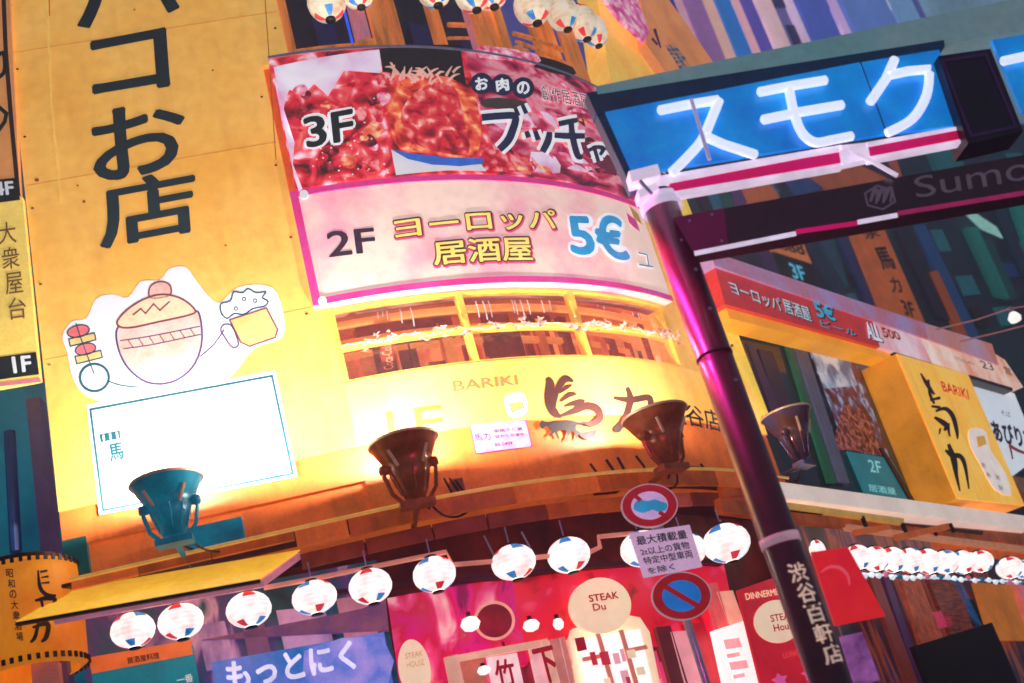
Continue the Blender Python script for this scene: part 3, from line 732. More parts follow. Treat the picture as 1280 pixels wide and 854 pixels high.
brush([([(767, 497), (788, 500), (810, 497), (813, 507), (808, 521)], [4, 8, 8, 7, 3]), ([(784, 484), (788, 500), (782, 520), (770, 538)], [5, 9, 8, 3])], s1)
obj('horse_mark', poly(F, [(767, 533), (775, 528), (779, 534), (775, 540), (768, 539)], .0565, 2), mat('dark_brown_ink', (34, 10, 8), .03), s1)
obj('lettering', text(F, '渋谷店', [(825, 500), (898, 514), (903, 541), (832, 528)], .054, .015), mat('dark_brown_ink', (34, 10, 8), .03), s1)

# ---- floodlamps
def flood(label, mx, my, rpx, hpx, off, m, power, tilt=0.0, col=(1, .95, .86), box=None):
    u, z = F.uv(mx, my, off); c = F.p(u, z, off)
    sc = (c - EYE).dot(_fwd) / F_PX
    rr = rpx * sc; h = hpx * sc
    t = thing('floodlamp', label, 'floodlamp', c - UPV * h * 1.05, 'floodlamps lighting the yellow signs')
    prof = [(rr, 0), (rr * .97, -.01), (rr * .72, -h * .3), (rr * .56, -h * .42), (rr * .6, -h * .44), (rr * .5, -h * .6), (rr * .3, -h * .92), (0, -h * .95)]
    obj('lamp_housing', lathe(c, prof, 36), m, t, True)
    obj('rim', lathe(c, [(rr * 1.0, -.012), (rr * 1.03, .0), (rr * 1.0, .012), (rr * .96, 0), (rr * 1.0, -.012)], 36), mat('lamp_rim', (200, 160, 130), .15, metal=.5), t, True)
    obj('reflector', lathe(c, [(rr * .94, -.01), (rr * .68, -h * .29), (rr * .3, -h * .36), (0, -h * .37)], 30), mat('reflector', (235, 225, 210), 0, .3, metal=.7), t, True)
    rf_ = bpy.data.objects[t.children[-1].name] if False else [k for k in t.children if k.name.startswith('reflector')][-1]
    obj('bulb', lathe(c, [(0, -h * .30), (rr * .2, -h * .26), (rr * .24, -h * .18), (rr * .14, -h * .1), (0, -h * .08)], 14), mat('lamp_glass', (255, 240, 205), 5.0), rf_, True)
    for a_ in range(10):
        a2 = a_ * math.pi / 5; d_ = Vector((math.cos(a2), math.sin(a2), 0))
        obj('cooling_fin', tube([c + d_ * rr * .58 - UPV * h * .46, c + d_ * rr * .36 - UPV * h * .84], .009, 5), m, t)
    tt = (F.p(u + .1, z, off) - c).normalized(); nn = Vector((tt.y, -tt.x, 0))
    for s in (-1, 1):
        pts = [c + tt * rr * .66 * s - UPV * h * .38, c + tt * rr * .74 * s - UPV * h * .5, c + tt * rr * .62 * s - UPV * h * .8, c + tt * rr * .3 * s - UPV * h * 1.02]
        obj('bracket_arm', tube(pts, .018, 6), m, t)
        obj('spring_knob', lathe(c + tt * rr * .7 * s - UPV * h * .4, [(0, -.04), (.04, -.03), (.045, 0), (.04, .03), (0, .04)], 12), m, t, True)
        obj('spring_clip', tube([c + tt * rr * .55 * s + nn * rr * .62 - UPV * h * .2, c + tt * rr * .35 * s + nn * rr * .5 - UPV * h * .46], .014, 6), mat('lamp_rim', (200, 160, 130), .15, metal=.5), t)
    obj('base_plate', box3(c - UPV * h * 1.03, tt, nn, rr * .5, rr * .25, .025), m, t)
    obj('support_arm', tube([c - UPV * h * 1.03, c - UPV * h * 1.06 - nn * off * .9], .025, 8), m, t)
    obj('power_cable', tube(smooth_pts([c - UPV * h * .9 + tt * rr * .2, c - UPV * h * 1.15 + tt * rr * .7 - nn * .2, F.p(u + rr * 1.4, z - h * 1.0, .1), F.p(u + rr * 2.0, z - h * .82, .07)], 4), .01, 6), BLK, t)
    if box:
        bx, by, w, hh = box; u2, z2 = F.uv(bx, by, .16)
        obj('ballast_box', rect(F, u2 - w / 2, u2 + w / 2, z2 - hh / 2, z2 + hh / 2, .16, .12), m, t)
        obj('cable', tube([F.p(u2, z2 - hh / 2, .1), F.p((u + u2) / 2, z2 - hh * .7, .12), c - UPV * h * 1.0], .012, 6), BLK, t)
    L = bpy.data.lights.new('flood_light', 'POINT'); L.energy = power; L.color = col; L.shadow_soft_size = .05
    lo = bpy.data.objects.new('flood_light', L); COL.objects.link(lo); lo.parent = t
    lo.location = c + UPV * .015 - t.location
    return t
FB = mat('flood_brown', (150, 80, 46), .12, .3, metal=.4, var=.35, scale=9)
flood('teal floodlamp in front of the white notice box, far left one of the floodlamps', 208, 603, 45, 76, .7, mat('flood_teal', (6, 126, 150), .42, .35, c2=(14, 86, 110), scale=4, metal=.2), 340, box=(268, 668, .46, .2))
flood('bronze floodlamp in front of the faded 1F letters, second from the left', 504, 553, 44, 80, .7, FB, 470, box=(574, 612, .1, .2))
flood('bronze floodlamp between 馬力 and 渋谷店, half over the small lettering', 818, 519, 42, 70, .65, FB, 270, box=(868, 592, .3, .16))
flood('blue rimmed floodlamp right of the dark pole before the dark side windows', 982, 518, 32, 66, .5, mat('flood_bronze', (120, 70, 46), .06, .25, metal=.6, c2=(70, 90, 140), scale=3), 14)
# ================================================================== ledge of boards above the lanterns
led = thing('board_ledge', 'weathered orange boarded ledge running round the corner above the lanterns', 'ledge', F.p(0, zLEDGE, .3))
uL0 = Ut(88, 728, .35); uL1 = LARC + 5.5
random.seed(3)
u = uL0; k = 0; uAW = Ut(372, 690, .35)
while u < LARC + .6:
    w = random.uniform(.42, .8)
    u1 = min(u + w, LARC + .7)
    obj('board', rect(F, u + .006, u1 - .006, zLEDGE - (.075 if u < uAW else .15), zLEDGE - .01, .35 + random.uniform(-.008, .008), .04, 3), [ORD, ORW][k % 3 == 0], led); k += 1; u = u1
u = uAW
while u < LARC + .3:
    w = random.uniform(.3, .6); u1 = u + w
    obj('board', rect(F, u + .008, u1 - .008, zLEDGE - .29, zLEDGE - .17, .22 + random.uniform(-.02, .02), .04, 3), [ORD, mat('brown_board', (150, 66, 34), .12, dirt=.5, var=.3), mat('pink_board', (196, 92, 76), .22)][random.randrange(3)], led); u = u1
pts = [F.p(uL0 + (LARC + .7 - uL0) * i / 40, zLEDGE, .37) for i in range(41)]
obj('edge_trim', tube(pts, .016, 6), GLD, led)
pts = [F.p(uL0 + 1.2 + (LARC - 1.5 - uL0) * i / 20, zLEDGE + .012, .2) for i in range(21)]
obj('conduit', tube(pts, .012, 6), BRN, led)
# cable scraps on the ledge
for (x0, y0, x1, y1, r) in ((555, 598, 566, 636, .01), (562, 598, 576, 634, .01), (570, 600, 580, 630, .012), (738, 580, 752, 615, .012), (758, 575, 768, 607, .014), (772, 572, 780, 608, .014), (795, 570, 806, 600, .012), (746, 612, 790, 606, .01), (876, 580, 884, 606, .012), (900, 586, 904, 604, .012)):
    a = F.uv(x0, y0, .2); b = F.uv(x1, y1, .2)
    obj('cable_stub', tube([F.p(a[0], a[1], .2), F.p((a[0] + b[0]) / 2 + .02, (a[1] + b[1]) / 2, .23), F.p(b[0], b[1], .2)], r, 6), BLK, led)
for (x0, y0, x1, y1) in ((742, 590, 778, 612), (880, 584, 905, 606)):
    a = F.uv(x0, y0, .14); b = F.uv(x1, y1, .14); obj('junction_box', rect(F, a[0], b[0], b[1], a[1], .14, .1), BRN, led)

# ---- yellow sloping awning at lower left
aw = thing('awning', 'bright yellow sloping awning board with pink underside bars at lower left', 'awning', F.p(*F.uv(200, 740, .3), .3))
q = [F.uv(94, 735, .15), F.uv(375, 687, .15), F.uv(325, 723, .62), F.uv(19, 777, .62)]
obj('sheet', grid(F, q, 0, .03, 12, 4, offs=(.15, .15, .62, .62)), mat('awning_yellow', (240, 184, 56), .9, .4, scale=1.4, var=.18, dirt=.15), aw)
q2 = [F.uv(19, 778, .63), F.uv(325, 724, .63), F.uv(325, 728, .63), F.uv(20, 782, .63)]
obj('front_rail', grid(F, q2, 0, .04, 10, 1, offs=(.63,) * 4), mat('rail_dark_plum', (40, 24, 40), .1), aw)  # plain dark rail along the awning's front edge
q3 = [F.uv(66, 775, .6), F.uv(330, 727, .6), F.uv(331, 733, .6), F.uv(68, 780, .6)]
obj('lower_rail', grid(F, q3, 0, .03, 10, 1, offs=(.6,) * 4), mat('pink_rail', (206, 130, 150), .45), aw)
obj('end_bracket', tube([F.p(*F.uv(326, 730, .6), .6), F.p(*F.uv(374, 695, .15), .15)], .03, 8), mat('pink_rail', (206, 130, 150), .45), aw)
# teal bracket at the wall foot
a = F.uv(84, 682, -.1); b = F.uv(118, 722, -.1)
obj('corner_plate', rect(F, a[0], b[0], b[1], a[1], .04, .12), mat('deep_teal', (8, 84, 84), .2), bld)

# ---- upper balcony
bal = thing('timber_balcony', 'open timber balcony above the food sign with orange posts and a dark room behind', 'balcony', F.p(uS, z3T, 0))
obj('room_back', rect(F, uTR + .02, LARC + .3, z3T - .1, z3T + 2.6, -1.2, .1), mat('night_room', (22, 16, 58), .35, c2=(6, 4, 16), scale=1.2), bal)
obj('floor_slab', grid(F, ((uTR, z3T + .02), (LARC, z3T + .02), (LARC, z3T - .08), (uTR, z3T - .08)), -.02, 1.2, 14, 1), BLK, bal)
PO = mat('orange_post', (214, 122, 56), .55, .5, var=.4, scale=3, stretch=(4, 4, .5)); PP = mat('pink_post', (206, 130, 150), .45)
for (x0, x1, yb, off, m) in ((357, 374, 78, .02, PO), (350, 356, 80, .04, BLK), (452, 458, 72, -.3, PP), (460, 469, 66, 0, PP), (473, 495, 60, .03, PO), (499, 508, 60, -.05, PO), (549, 561, 58, -.4, PO), (597, 604, 58, -.2, PP), (606, 630, 62, -.02, PO), (633, 643, 66, .02, PO), (683, 694, 80, -.4, PO), (722, 735, 92, .05, PO), (704, 709, 90, -.3, PO)):
    a = F.uv(x0, yb, off); b = F.uv(x1, yb, off)
    obj('post', rect(F, a[0], b[0], z3T - .05, z3T + 2.4, off, .09, 1), m, bal)
for (x0, y0, x1, y1, off, r) in ((560, 31, 628, 37, -.3, .03), (642, 42, 722, 72, -.1, .028), (645, 52, 720, 86, -.2, .02), (357, 66, 470, 55, -.4, .02), (560, 48, 620, 50, -.5, .02)):
    a = F.uv(x0, y0, off); b = F.uv(x1, y1, off)
    obj('rail', tube([F.p(a[0] + (b[0] - a[0]) * i / 6, a[1] + (b[1] - a[1]) * i / 6, off) for i in range(7)], r, 6), PO, bal)
for x, y in ((378, 72), (452, 60), (462, 58), (648, 66), (655, 70)):
    a = F.uv(x, y, .0); obj('pot', lathe(F.p(a[0], a[1] - .06, 0), [(.05, 0), (.08, .05), (.07, .11), (0, .14)], 12), PO, bal, True)
for x in (432, 438): # blue glowing tube
    a = F.uv(x, 20, -.9); obj('blue_tube', tube([F.p(a[0], z3T, -.9), F.p(a[0], z3T + 1.4, -.9)], .015, 6), mat('blue_light', (40, 80, 220), 1.2), bal)
for x0, x1 in ((395, 420), (515, 542), (574, 592), (655, 675)):
    a = F.uv(x0, 40, -1.1); b = F.uv(x1, 40, -1.1); obj('shutter', rect(F, a[0], b[0], z3T, z3T + 1.5, -1.1, .04), mat('night_blue', (16, 22, 84), .4), bal)

# ---- lanterns
LP = rib_mat('lantern_paper', (255, 248, 244), (250, 206, 200), 1.12); LP2 = rib_mat('lantern_cream', (236, 220, 196), (206, 170, 130), .66); LR = rib_mat('lantern_red', (222, 60, 70), (200, 20, 44), .8); LB = rib_mat('lantern_blue', (60, 140, 200), (12, 100, 180), .8)
_lm = {}
def lantern_geo(rx, rz):
    prof = []
    n = 14
    for i in range(n + 1):
        t = -math.pi / 2 + math.pi * (.09 + .82 * i / n)
        prof.append((rx * math.cos(t) * (1 + .012 * (i % 2)), rz * math.sin(t)))
    return prof
def make_lantern(label, c, rx, rz, grp, spin=0.0, low=True, cream=False):
    t = thing('paper_lantern', label, 'lantern', c, grp); t.rotation_euler = (0, 0, spin)
    key = cream
    if key not in _lm:
        P = lantern_geo(1, .82); ms = []
        def mk(nm, geo, m, sm=True):
            o = obj(nm, geo, m, None, sm); ms.append((nm, o.data)); bpy.data.objects.remove(o)
        mk('paper_shade', lathe((0, 0, 0), P, 24), LP2 if cream else LP)
        mk('top_ring', lathe((0, 0, .80), [(0, 0), (.3, 0), (.3, .08), (.24, .1), (0, .1)], 14), BLK)
        mk('bottom_ring', lathe((0, 0, -.88), [(0, 0), (.28, 0), (.28, .07), (0, .07)], 14), BLK)
        hi = [(r * 1.012, z) for r, z in P[10:]]; lo = [(r * 1.012, z) for r, z in P[:4]]
        for i in range(4):
            a = i * math.pi / 2
            mk('painted_petal', lathe((0, 0, 0), hi, 5, a, a + .72), LR if i % 2 == 0 else LB)
            mk('painted_petal', lathe((0, 0, 0), lo, 5, a + .8, a + 1.4), LR if i % 2 else LB)
        _lm[key] = ms
    sh = None
    for nm, me in _lm[key]:
        if nm == 'painted_petal' and not low: continue
        o = bpy.data.objects.new(nm, me); COL.objects.link(o)
        if nm == 'painted_petal': o.parent = sh
        else: o.parent = t; o.scale = (rx, rx, rz / .82)
        if nm == 'paper_shade': sh = o
    return t
row = [(166, 788, 27, 21), (226, 777, 28, 21), (311, 762, 28, 21), (393, 747, 28, 20), (463, 733, 27, 21), (543, 718, 27, 21), (642, 703, 28, 21), (711, 694, 27, 21), (803, 686, 28, 21), (858, 688, 25, 20), (908, 679, 30, 23)]
where = ['leftmost lantern of the row, under the yellow awning', 'second lantern from the left, close beside the leftmost one', 'third lantern from the left, above the blue shop sign', 'fourth lantern from the left, under the awning tip', 'fifth lantern from the left, at the start of the magenta shopfront', 'sixth lantern from the left, beside the step in the pink pipe', 'seventh lantern from the left, red petal hanging at its foot', 'eighth lantern from the left, above the cream round sign', 'lantern half hidden behind the white lorry notice plate', 'small lantern between the notice plate and the large tilted lantern', 'large tilted lantern left of the dark pole with blue petal']
random.seed(5)
for i, (x, y, rx, ry) in enumerate(row):
    off = .45; u_, z_ = F.uv(x, y, off); c = F.p(u_, z_, off); sc = (c - EYE).dot(_fwd) / F_PX
    tw_ = c + UPV * ry * sc * 1.0
    t = make_lantern('glowing white paper lantern, ' + where[i], c, rx * sc, ry * sc * 1.05, 'paper lanterns hung along the shopfront', random.uniform(0, 6)); obj('hanging_cord', tube([tw_, tw_ + UPV * .16], .007, 5), STE, t)
pip = thing('lantern_pipe', 'pink painted pipe with stepped bends from which the shopfront lanterns hang', 'pipe', F.p(*F.uv(463, 715, .5), .5))
pp = [(330, 735), (400, 722), (558, 690), (566, 706), (640, 700), (738, 690), (750, 684), (748, 671), (790, 667), (860, 662)]
obj('pipe', tube([F.p(*F.uv(x, y, .46), .46) for x, y in pp], .02, 8), mat('pipe_salmon', (222, 140, 120), .45), pip)
for x, y in ((605, 670, ), (652, 665), (900, 650)):
    a = F.uv(x, y, .4); obj('hanger', tube([F.p(a[0], a[1], .4), F.p(a[0] + .03, a[1] - .2, .44)], .008, 6), STE, pip)
up = [(408, 0, 24, 26), (447, -12, 20, 22), (542, -16, 22, 24), (590, -10, 22, 24), (612, -14, 22, 24), (665, 6, 23, 24), (703, 14, 20, 24), (727, 26, 20, 24), (742, 36, 17, 22)]
uw = ['at the left end of the upper balcony above 3F', 'second from the left at the top edge above the balcony', 'cut by the top edge over the balcony middle, left one', 'cut by the top edge over the balcony middle, centre one', 'cut by the top edge over the balcony middle, right one', 'large one with blue base lines left of the pink one', 'pinkish one between two white ones on the upper balcony', 'white one beside the orange post at the balcony right', 'last one at the right end of the upper balcony']
for i, (x, y, rx, ry) in enumerate(up):
    off = .12; u_, z_ = F.uv(x, y + 3, off); c = F.p(u_, z_, off); sc = (c - EYE).dot(_fwd) / F_PX
    make_lantern('paper lantern ' + uw[i], c, rx * sc, ry * sc * 1.05, 'paper lanterns on the upper balcony', random.uniform(0, 6), cream=True)

# ================================================================== side wall down the lane (plane CW)
zS = zLEDGE
side = bld
obj('side_wall', rect(CW, CW.uv(880, 420)[0], CW.uv(880, 420)[0] + 9, zS - .05, CW.uv(1120, 470)[1] + .9, -.35, .2), mat('side_dark', (10, 40, 44), .25, c2=(20, 12, 26), scale=1.5), bld)
obj('corner_strip', panel(CW, [(834, 238), (853, 236), (961, 518), (944, 522)], .03, .08, 1, 8), mat('corner_yellow', (240, 200, 76), .72, dirt=.3, scale=2), bld)
for x, y in ((862, 298), (880, 345), (912, 432)):
    obj('strip_bolt', poly(CW, ell(x + 3, y, 2, 2, 8), .034), BRN, bld)
# side shop window
sw = thing('side_window', 'dark side shop window with green metal posts and a poster above a teal 2F panel', 'window', CW.p(*CW.uv(1000, 600), -.1))
obj('glass', panel(CW, [(912, 396), (1120, 445), (1150, 628), (976, 602)], -.1, .02), mat('dark_glass', (14, 14, 26), .3, .12, c2=(8, 44, 50), scale=2, stretch=(1, 1, .3)), sw)
for (q, m, off) in (([(934, 428), (942, 430), (978, 520), (968, 520)], mat('post_purple', (66, 44, 78), .3), -.08), ([(948, 436), (966, 440), (1008, 560), (990, 560)], mat('blind_purple', (52, 36, 60), .3), -.085), ([(982, 428), (988, 428), (1046, 604), (1036, 603)], mat('post_green', (12, 96, 70), .35), -.05), ([(991, 426), (1005, 427), (1062, 604), (1050, 602)], mat('post_grey_blue', (92, 96, 122), .35), -.04),
                    ([(918, 408), (1000, 428), (1003, 433), (920, 416)], mat('post_green', (12, 96, 70), .35), -.045), ([(915, 400), (1000, 420), (1001, 425), (917, 405)], mat('post_purple', (66, 44, 78), .3), -.04), ([(1100, 560), (1104, 560), (1144, 626), (1138, 626)], BLK, -.03)):
    obj('window_post', panel(CW, q, off, .04, 1, 4), m, sw)
post = thing('poster', 'poster with pale blue sky and dark red figures inside the side window', 'poster', CW.p(*CW.uv(1040, 500), -.06))
pm = photo_mat('poster_print', [(.3, (30, 14, 24)), (.42, (112, 34, 34)), (.5, (70, 60, 90)), (.58, (120, 110, 150)), (.7, (150, 190, 220))], 5, .45, seed=9)
obj('sheet', panel(CW, [(1012, 438), (1068, 448), (1112, 572), (1058, 562)], -.06, .01, 4, 4), pm, post)
obj('print', panel(CW, [(1014, 440), (1060, 449), (1072, 482), (1030, 486)], -.057, 0, 2, 2), photo_mat('poster_sky', [(.35, (80, 104, 140)), (.5, (150, 176, 206)), (.65, (206, 214, 226))], 3, .5, seed=2), post)
obj('print', poly(CW, [(1042, 560), (1050, 520), (1060, 500), (1066, 520), (1074, 508), (1084, 520), (1100, 560), (1108, 570), (1060, 562)], -.056, 2), photo_mat('figure_print', [(.35, (40, 16, 24)), (.5, (130, 50, 44)), (.62, (206, 110, 84)), (.7, (90, 80, 120))], 9, .45, seed=14), post)
tp = thing('teal_floor_panel', 'teal panel with pale 2F lettering under the poster', 'sign', CW.p(*CW.uv(1100, 600), -.05))
obj('sheet', panel(CW, [(1059, 564), (1113, 573), (1144, 627), (1081, 616)], -.05, .02, 3, 2), mat('lit_teal', (6, 122, 132), .6, scale=3), tp)
obj('lettering', text(CW, '2F', [(1084, 574), (1100, 577), (1103, 592), (1088, 590)], -.047, .015), mat('pale_cyan', (150, 220, 220), .6), tp)
obj('lettering', text(CW, '居酒屋', [(1084, 605), (1118, 610), (1121, 619), (1087, 614)], -.047, .01), mat('pale_cyan', (150, 220, 220), .6), tp)
# long fascia sign of the lane side
fsn = thing('lane_fascia_sign', 'long red fascia sign down the lane with white katakana, far end painted pale like a spotlit patch', 'sign', CW.p(*CW.uv(1000, 380, .35), .35))
o = .35
REDF = mat('fascia_red', (206, 44, 36), .62, .35, c2=(186, 26, 40), scale=1.5)
obj('panel', panel(CW, [(893, 331), (1090, 400), (1100, 434), (906, 380)], o, .3, 8, 1), REDF, fsn)
def seg(q, m, name='panel', oo=o, th=.3): return obj(name, panel(CW, q, oo, th, 5, 1), m, fsn)
seg([(1090, 400), (1150, 421), (1166, 456), (1100, 434)], mat('fascia_painted_glow', (226, 206, 216), .8, c2=(206, 90, 96), scale=1.3, lo=.3, hi=.75))  # spotlit glow painted into this and the next section's colour
seg([(1150, 421), (1246, 455), (1268, 485), (1166, 456)], mat('fascia_peach', (226, 140, 100), .75, c2=(244, 224, 214), scale=1.3))
obj('end_cap', poly(CW, [(1240, 440), (1256, 450), (1279, 484), (1268, 486), (1244, 456)], o + .002, 0, .3), mat('fascia_peach', (226, 140, 100), .75), fsn)
obj('top_trim', panel(CW, [(888, 314), (1156, 404), (1160, 424), (893, 332)], o + .03, .34, 8, 1), mat('trim_rose', (206, 110, 120), .5, c2=(176, 150, 206), scale=1.0), fsn)
obj('top_trim', panel(CW, [(1156, 404), (1240, 430), (1248, 456), (1160, 424)], o + .03, .34, 4, 1), mat('trim_lilac', (196, 160, 190), .5, c2=(216, 130, 110), scale=1.2), fsn)
obj('under_trim', panel(CW, [(906, 380), (1118, 440), (1122, 452), (912, 398)], o - .06, .25, 8, 1), mat('under_amber', (232, 150, 36), .8, scale=2), fsn)
obj('under_trim', panel(CW, [(1118, 440), (1266, 485), (1266, 489), (1122, 446)], o + .01, .25, 4, 1), BLK, fsn)
CHR = mat('chrome_letter', (216, 224, 232), .7, c2=(150, 160, 180), scale=10)
def ltext(s, q, m=CHR, b=.02, r=.05):
    obj('letter_rim', text(CW, s, [(x + 1, y + 1) for x, y in q], o + .006, b + r, grow=.6), mat('ink_maroon', (40, 12, 24), .05), fsn)
    obj('lettering', text(CW, s, q, o + .012, b), m, fsn)
ltext('ヨーロッパ', [(909, 350), (974, 373), (978, 391), (915, 367)])
ltext('居酒屋', [(976, 372), (1010, 384), (1016, 403), (982, 391)])
ltext('5€', [(1014, 374), (1040, 383), (1046, 402), (1022, 396)], mat('cyan_letter', (60, 170, 206), .7), .03)
ltext('ビール', [(1024, 399), (1070, 413), (1071, 421), (1027, 408)], mat('cyan_letter', (60, 170, 206), .7), .0)
ltext('ALL', [(1080, 401), (1097, 407), (1104, 428), (1086, 423)], mat('white_letter', (220, 226, 240), .8), .03)
ltext('500', [(1099, 407), (1120, 414), (1126, 424), (1104, 420)], mat('coral_letter', (226, 120, 110), .7), .0)
for s, q in (('いらっしゃい', [(1192, 444), (1216, 452), (1219, 458), (1195, 450)]), ('23', [(1224, 450), (1240, 455), (1243, 464), (1228, 460)]), ('営', [(1253, 457), (1262, 460), (1266, 470), (1257, 467)])):
    obj('lettering', text(CW, s, q, o + .006, .01), mat('grey_ink2', (70, 70, 90), .2), fsn)
# yellow box sign on the side wall
u0, z0 = CW.uv(1077, 452, -.05); uf, zf = CW.uv(1121, 442, .45)
uyb = u0; bo = .45
ybox = thing('yellow_box_sign', 'bulky yellow lit box sign with brushed 馬力 facing the lane', 'sign', CW.p(u0, CW.uv(1170, 600, bo)[1], bo))
q = quv(CW, [(1121, 442), (1210, 468), (1281, 632), (1197, 623)], bo)
umin = (q[0][0] + q[3][0]) / 2; ytop = (q[0][1] + q[1][1]) / 2; zlow = (q[2][1] + q[3][1]) / 2; umax = (q[1][0] + q[2][0]) / 2
print('ybox', q)
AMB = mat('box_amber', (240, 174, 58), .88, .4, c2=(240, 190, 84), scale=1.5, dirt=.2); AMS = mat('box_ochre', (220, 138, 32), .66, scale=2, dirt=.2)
obj('front_face', grid(CW, q, bo, .02, 4, 3), AMB, ybox)
def side_quad(pa, pb, oa, ob):  # vertical quad from front edge (pa top/bottom uv at oa) back to ob
    return ([CW.p(pa[0][0], pa[0][1], ob), CW.p(pa[0][0], pa[0][1], oa), CW.p(pa[1][0], pa[1][1], oa), CW.p(pa[1][0], pa[1][1], ob)], [(0, 3, 2, 1), (0, 1, 2, 3)][:1], None)
dd = -.12
obj('side_face', side_quad((q[0], q[3]), None, bo - .0, dd), AMS, ybox)
obj('bottom_face', ([CW.p(q[3][0], q[3][1], bo), CW.p(q[2][0], q[2][1], bo), CW.p(q[2][0], q[2][1], dd), CW.p(q[3][0], q[3][1], dd)], [(0, 1, 2, 3)], None), AMS, ybox)
obj('top_face', ([CW.p(q[0][0], q[0][1], bo), CW.p(q[1][0], q[1][1], bo), CW.p(q[1][0], q[1][1], dd), CW.p(q[0][0], q[0][1], dd)], [(0, 1, 2, 3)], None), AMS, ybox)
def z5(*p): return [(900 + x / 3.284, 380 + y / 3.284) for x, y in p]
brush([(z5((824, 285), (850, 330), (880, 372)), [2, 5, 3]), (z5((855, 310), (862, 370), (880, 410)), [3, 4, 3]), (z5((862, 395), (905, 385)), [3, 4]), (z5((868, 420), (905, 425)), [3, 4]), (z5((885, 440), (925, 430), (955, 460), (972, 520), (975, 555)), [3, 5, 6, 5, 2]), (z5((880, 465), (905, 480), (930, 500), (920, 520)), [3, 6, 7, 3]), (z5((905, 510), (900, 535)), [3, 2]), (z5((935, 490), (940, 530), (945, 545)), [5, 3, 2])], ybox, bo + .006, BRW, CW)
brush([(z5((925, 600), (955, 622), (985, 625), (1005, 660), (1022, 760)), [3, 7, 6, 5, 2]), (z5((938, 575), (960, 640), (970, 700), (985, 768)), [4, 8, 5, 2])], ybox, bo + .006, mat('dark_green_brush', (30, 50, 30), .05), CW)
obj('lettering', text(CW, 'BARIKI', [(1175, 476), (1209, 487), (1212, 500), (1179, 489)], bo + .005, .025), mat('coral_ink2', (214, 62, 44), .5), ybox)
obj('print_patch', poly(CW, z5((1020, 520), (1060, 510), (1095, 530), (1110, 600), (1170, 690), (1195, 785), (1125, 760), (1070, 660), (1030, 590)), bo + .005, 2), mat('white_sticker', (236, 222, 214), .75, scale=4, var=.1), ybox)
obj('print', poly(CW, z5((1050, 545), (1085, 540), (1095, 575), (1060, 590)), bo + .007), mat('beer_print', (240, 178, 80), .6), ybox)
for k, (x, y) in enumerate(((1068, 650), (1090, 690), (1128, 700), (1140, 742))):
    obj('lettering', text(CW, '酒肴飯麺'[k], z5((x, y), (x + 18, y + 4), (x + 24, y + 24), (x + 6, y + 20)), bo + .007), mat('grey_ink2', (70, 70, 90), .2), ybox)
# white box sign beyond
wb = thing('white_box_sign', 'white lit sign with dark script beyond the yellow box sign at the right edge', 'sign', CW.p(*CW.uv(1240, 560, .2), .2))
obj('panel', panel(CW, [(1205, 472), (1268, 492), (1300, 570), (1262, 598)], .2, .3, 3, 2), mat('lit_white_blue', (214, 222, 232), .8, var=.05), wb)
obj('panel_lower', panel(CW, [(1248, 592), (1330, 606), (1340, 626), (1262, 612)], .21, .3, 3, 2), mat('brown_lower', (140, 90, 70), .4), wb)
obj('lettering', text(CW, 'あびりてぃ', [(1236, 524), (1300, 540), (1306, 566), (1243, 552)], .206, .045), mat('plum_script', (60, 34, 90), .2), wb)
obj('lettering', text(CW, 'そば', [(1250, 512), (1262, 515), (1264, 522), (1252, 519)], .206, .0), mat('plum_script', (60, 34, 90), .2), wb)
brush([([(1262, 556), (1270, 562), (1290, 570)], [3, 4, 3]), ([(1262, 556), (1266, 574)], [3, 2])], wb, .208, mat('rust_script', (170, 80, 60), .3), CW)
# slab and beams below the side window
slab = thing('side_canopy', 'white edged canopy slab with layered orange beams under the side window', 'canopy', CW.p(*CW.uv(1000, 610, .35), .35))
obj('white_edge', panel(CW, [(972, 602), (1290, 646), (1290, 662), (982, 622)], .38, .5, 10, 1), mat('slab_white', (232, 212, 200), .7, scale=2, var=.1), slab)
beams = [([(905, 606), (960, 607), (965, 618), (908, 618)], ORD, .3), ([(985, 628), (1130, 648), (1130, 655), (985, 634)], GLD, .34), ([(985, 637), (1100, 652), (1230, 664), (1228, 668)], BLK, .3), ([(985, 640), (1290, 668), (1290, 682), (992, 652)], ORD, .28),
         ([(1060, 655), (1290, 684), (1290, 690), (1064, 661)], mat('beam_peach', (226, 150, 110), .4), .32), ([(900, 622), (1010, 640), (1015, 654), (905, 640)], ORD, .26), ([(1170, 672), (1290, 684), (1290, 700), (1175, 690)], ORW, .22)]
for q, m, oo in beams: obj('beam', panel(CW, q, oo, .08, 8, 1), m, slab)
for x, y in ((1080, 652), (1130, 660), (1168, 664), (1190, 660)):
    a = CW.uv(x, y, .33); obj('beam_joint', rect(CW, a[0] - .03, a[0] + .03, a[1] - .06, a[1] + .06, .345, .03, 1), DRK, slab)
for q in ([(1070, 662), (1110, 655), (1115, 661), (1074, 668)], [(1120, 668), (1185, 654), (1188, 661), (1124, 675)]):
    obj('beam', panel(CW, q, .36, .05, 3, 1), ORW, slab)
obj('recess_wall', panel(CW, [(985, 650), (1330, 690), (1330, 960), (985, 960)], -.3, .1, 8, 4), photo_mat('lane_dark_wall', [(.3, (14, 8, 24)), (.5, (60, 20, 40)), (.6, (150, 70, 40)), (.68, (40, 30, 80)), (.8, (200, 90, 60))], 1.6, .45, seed=23, squash=(1.6, 1.6, .3)), slab)
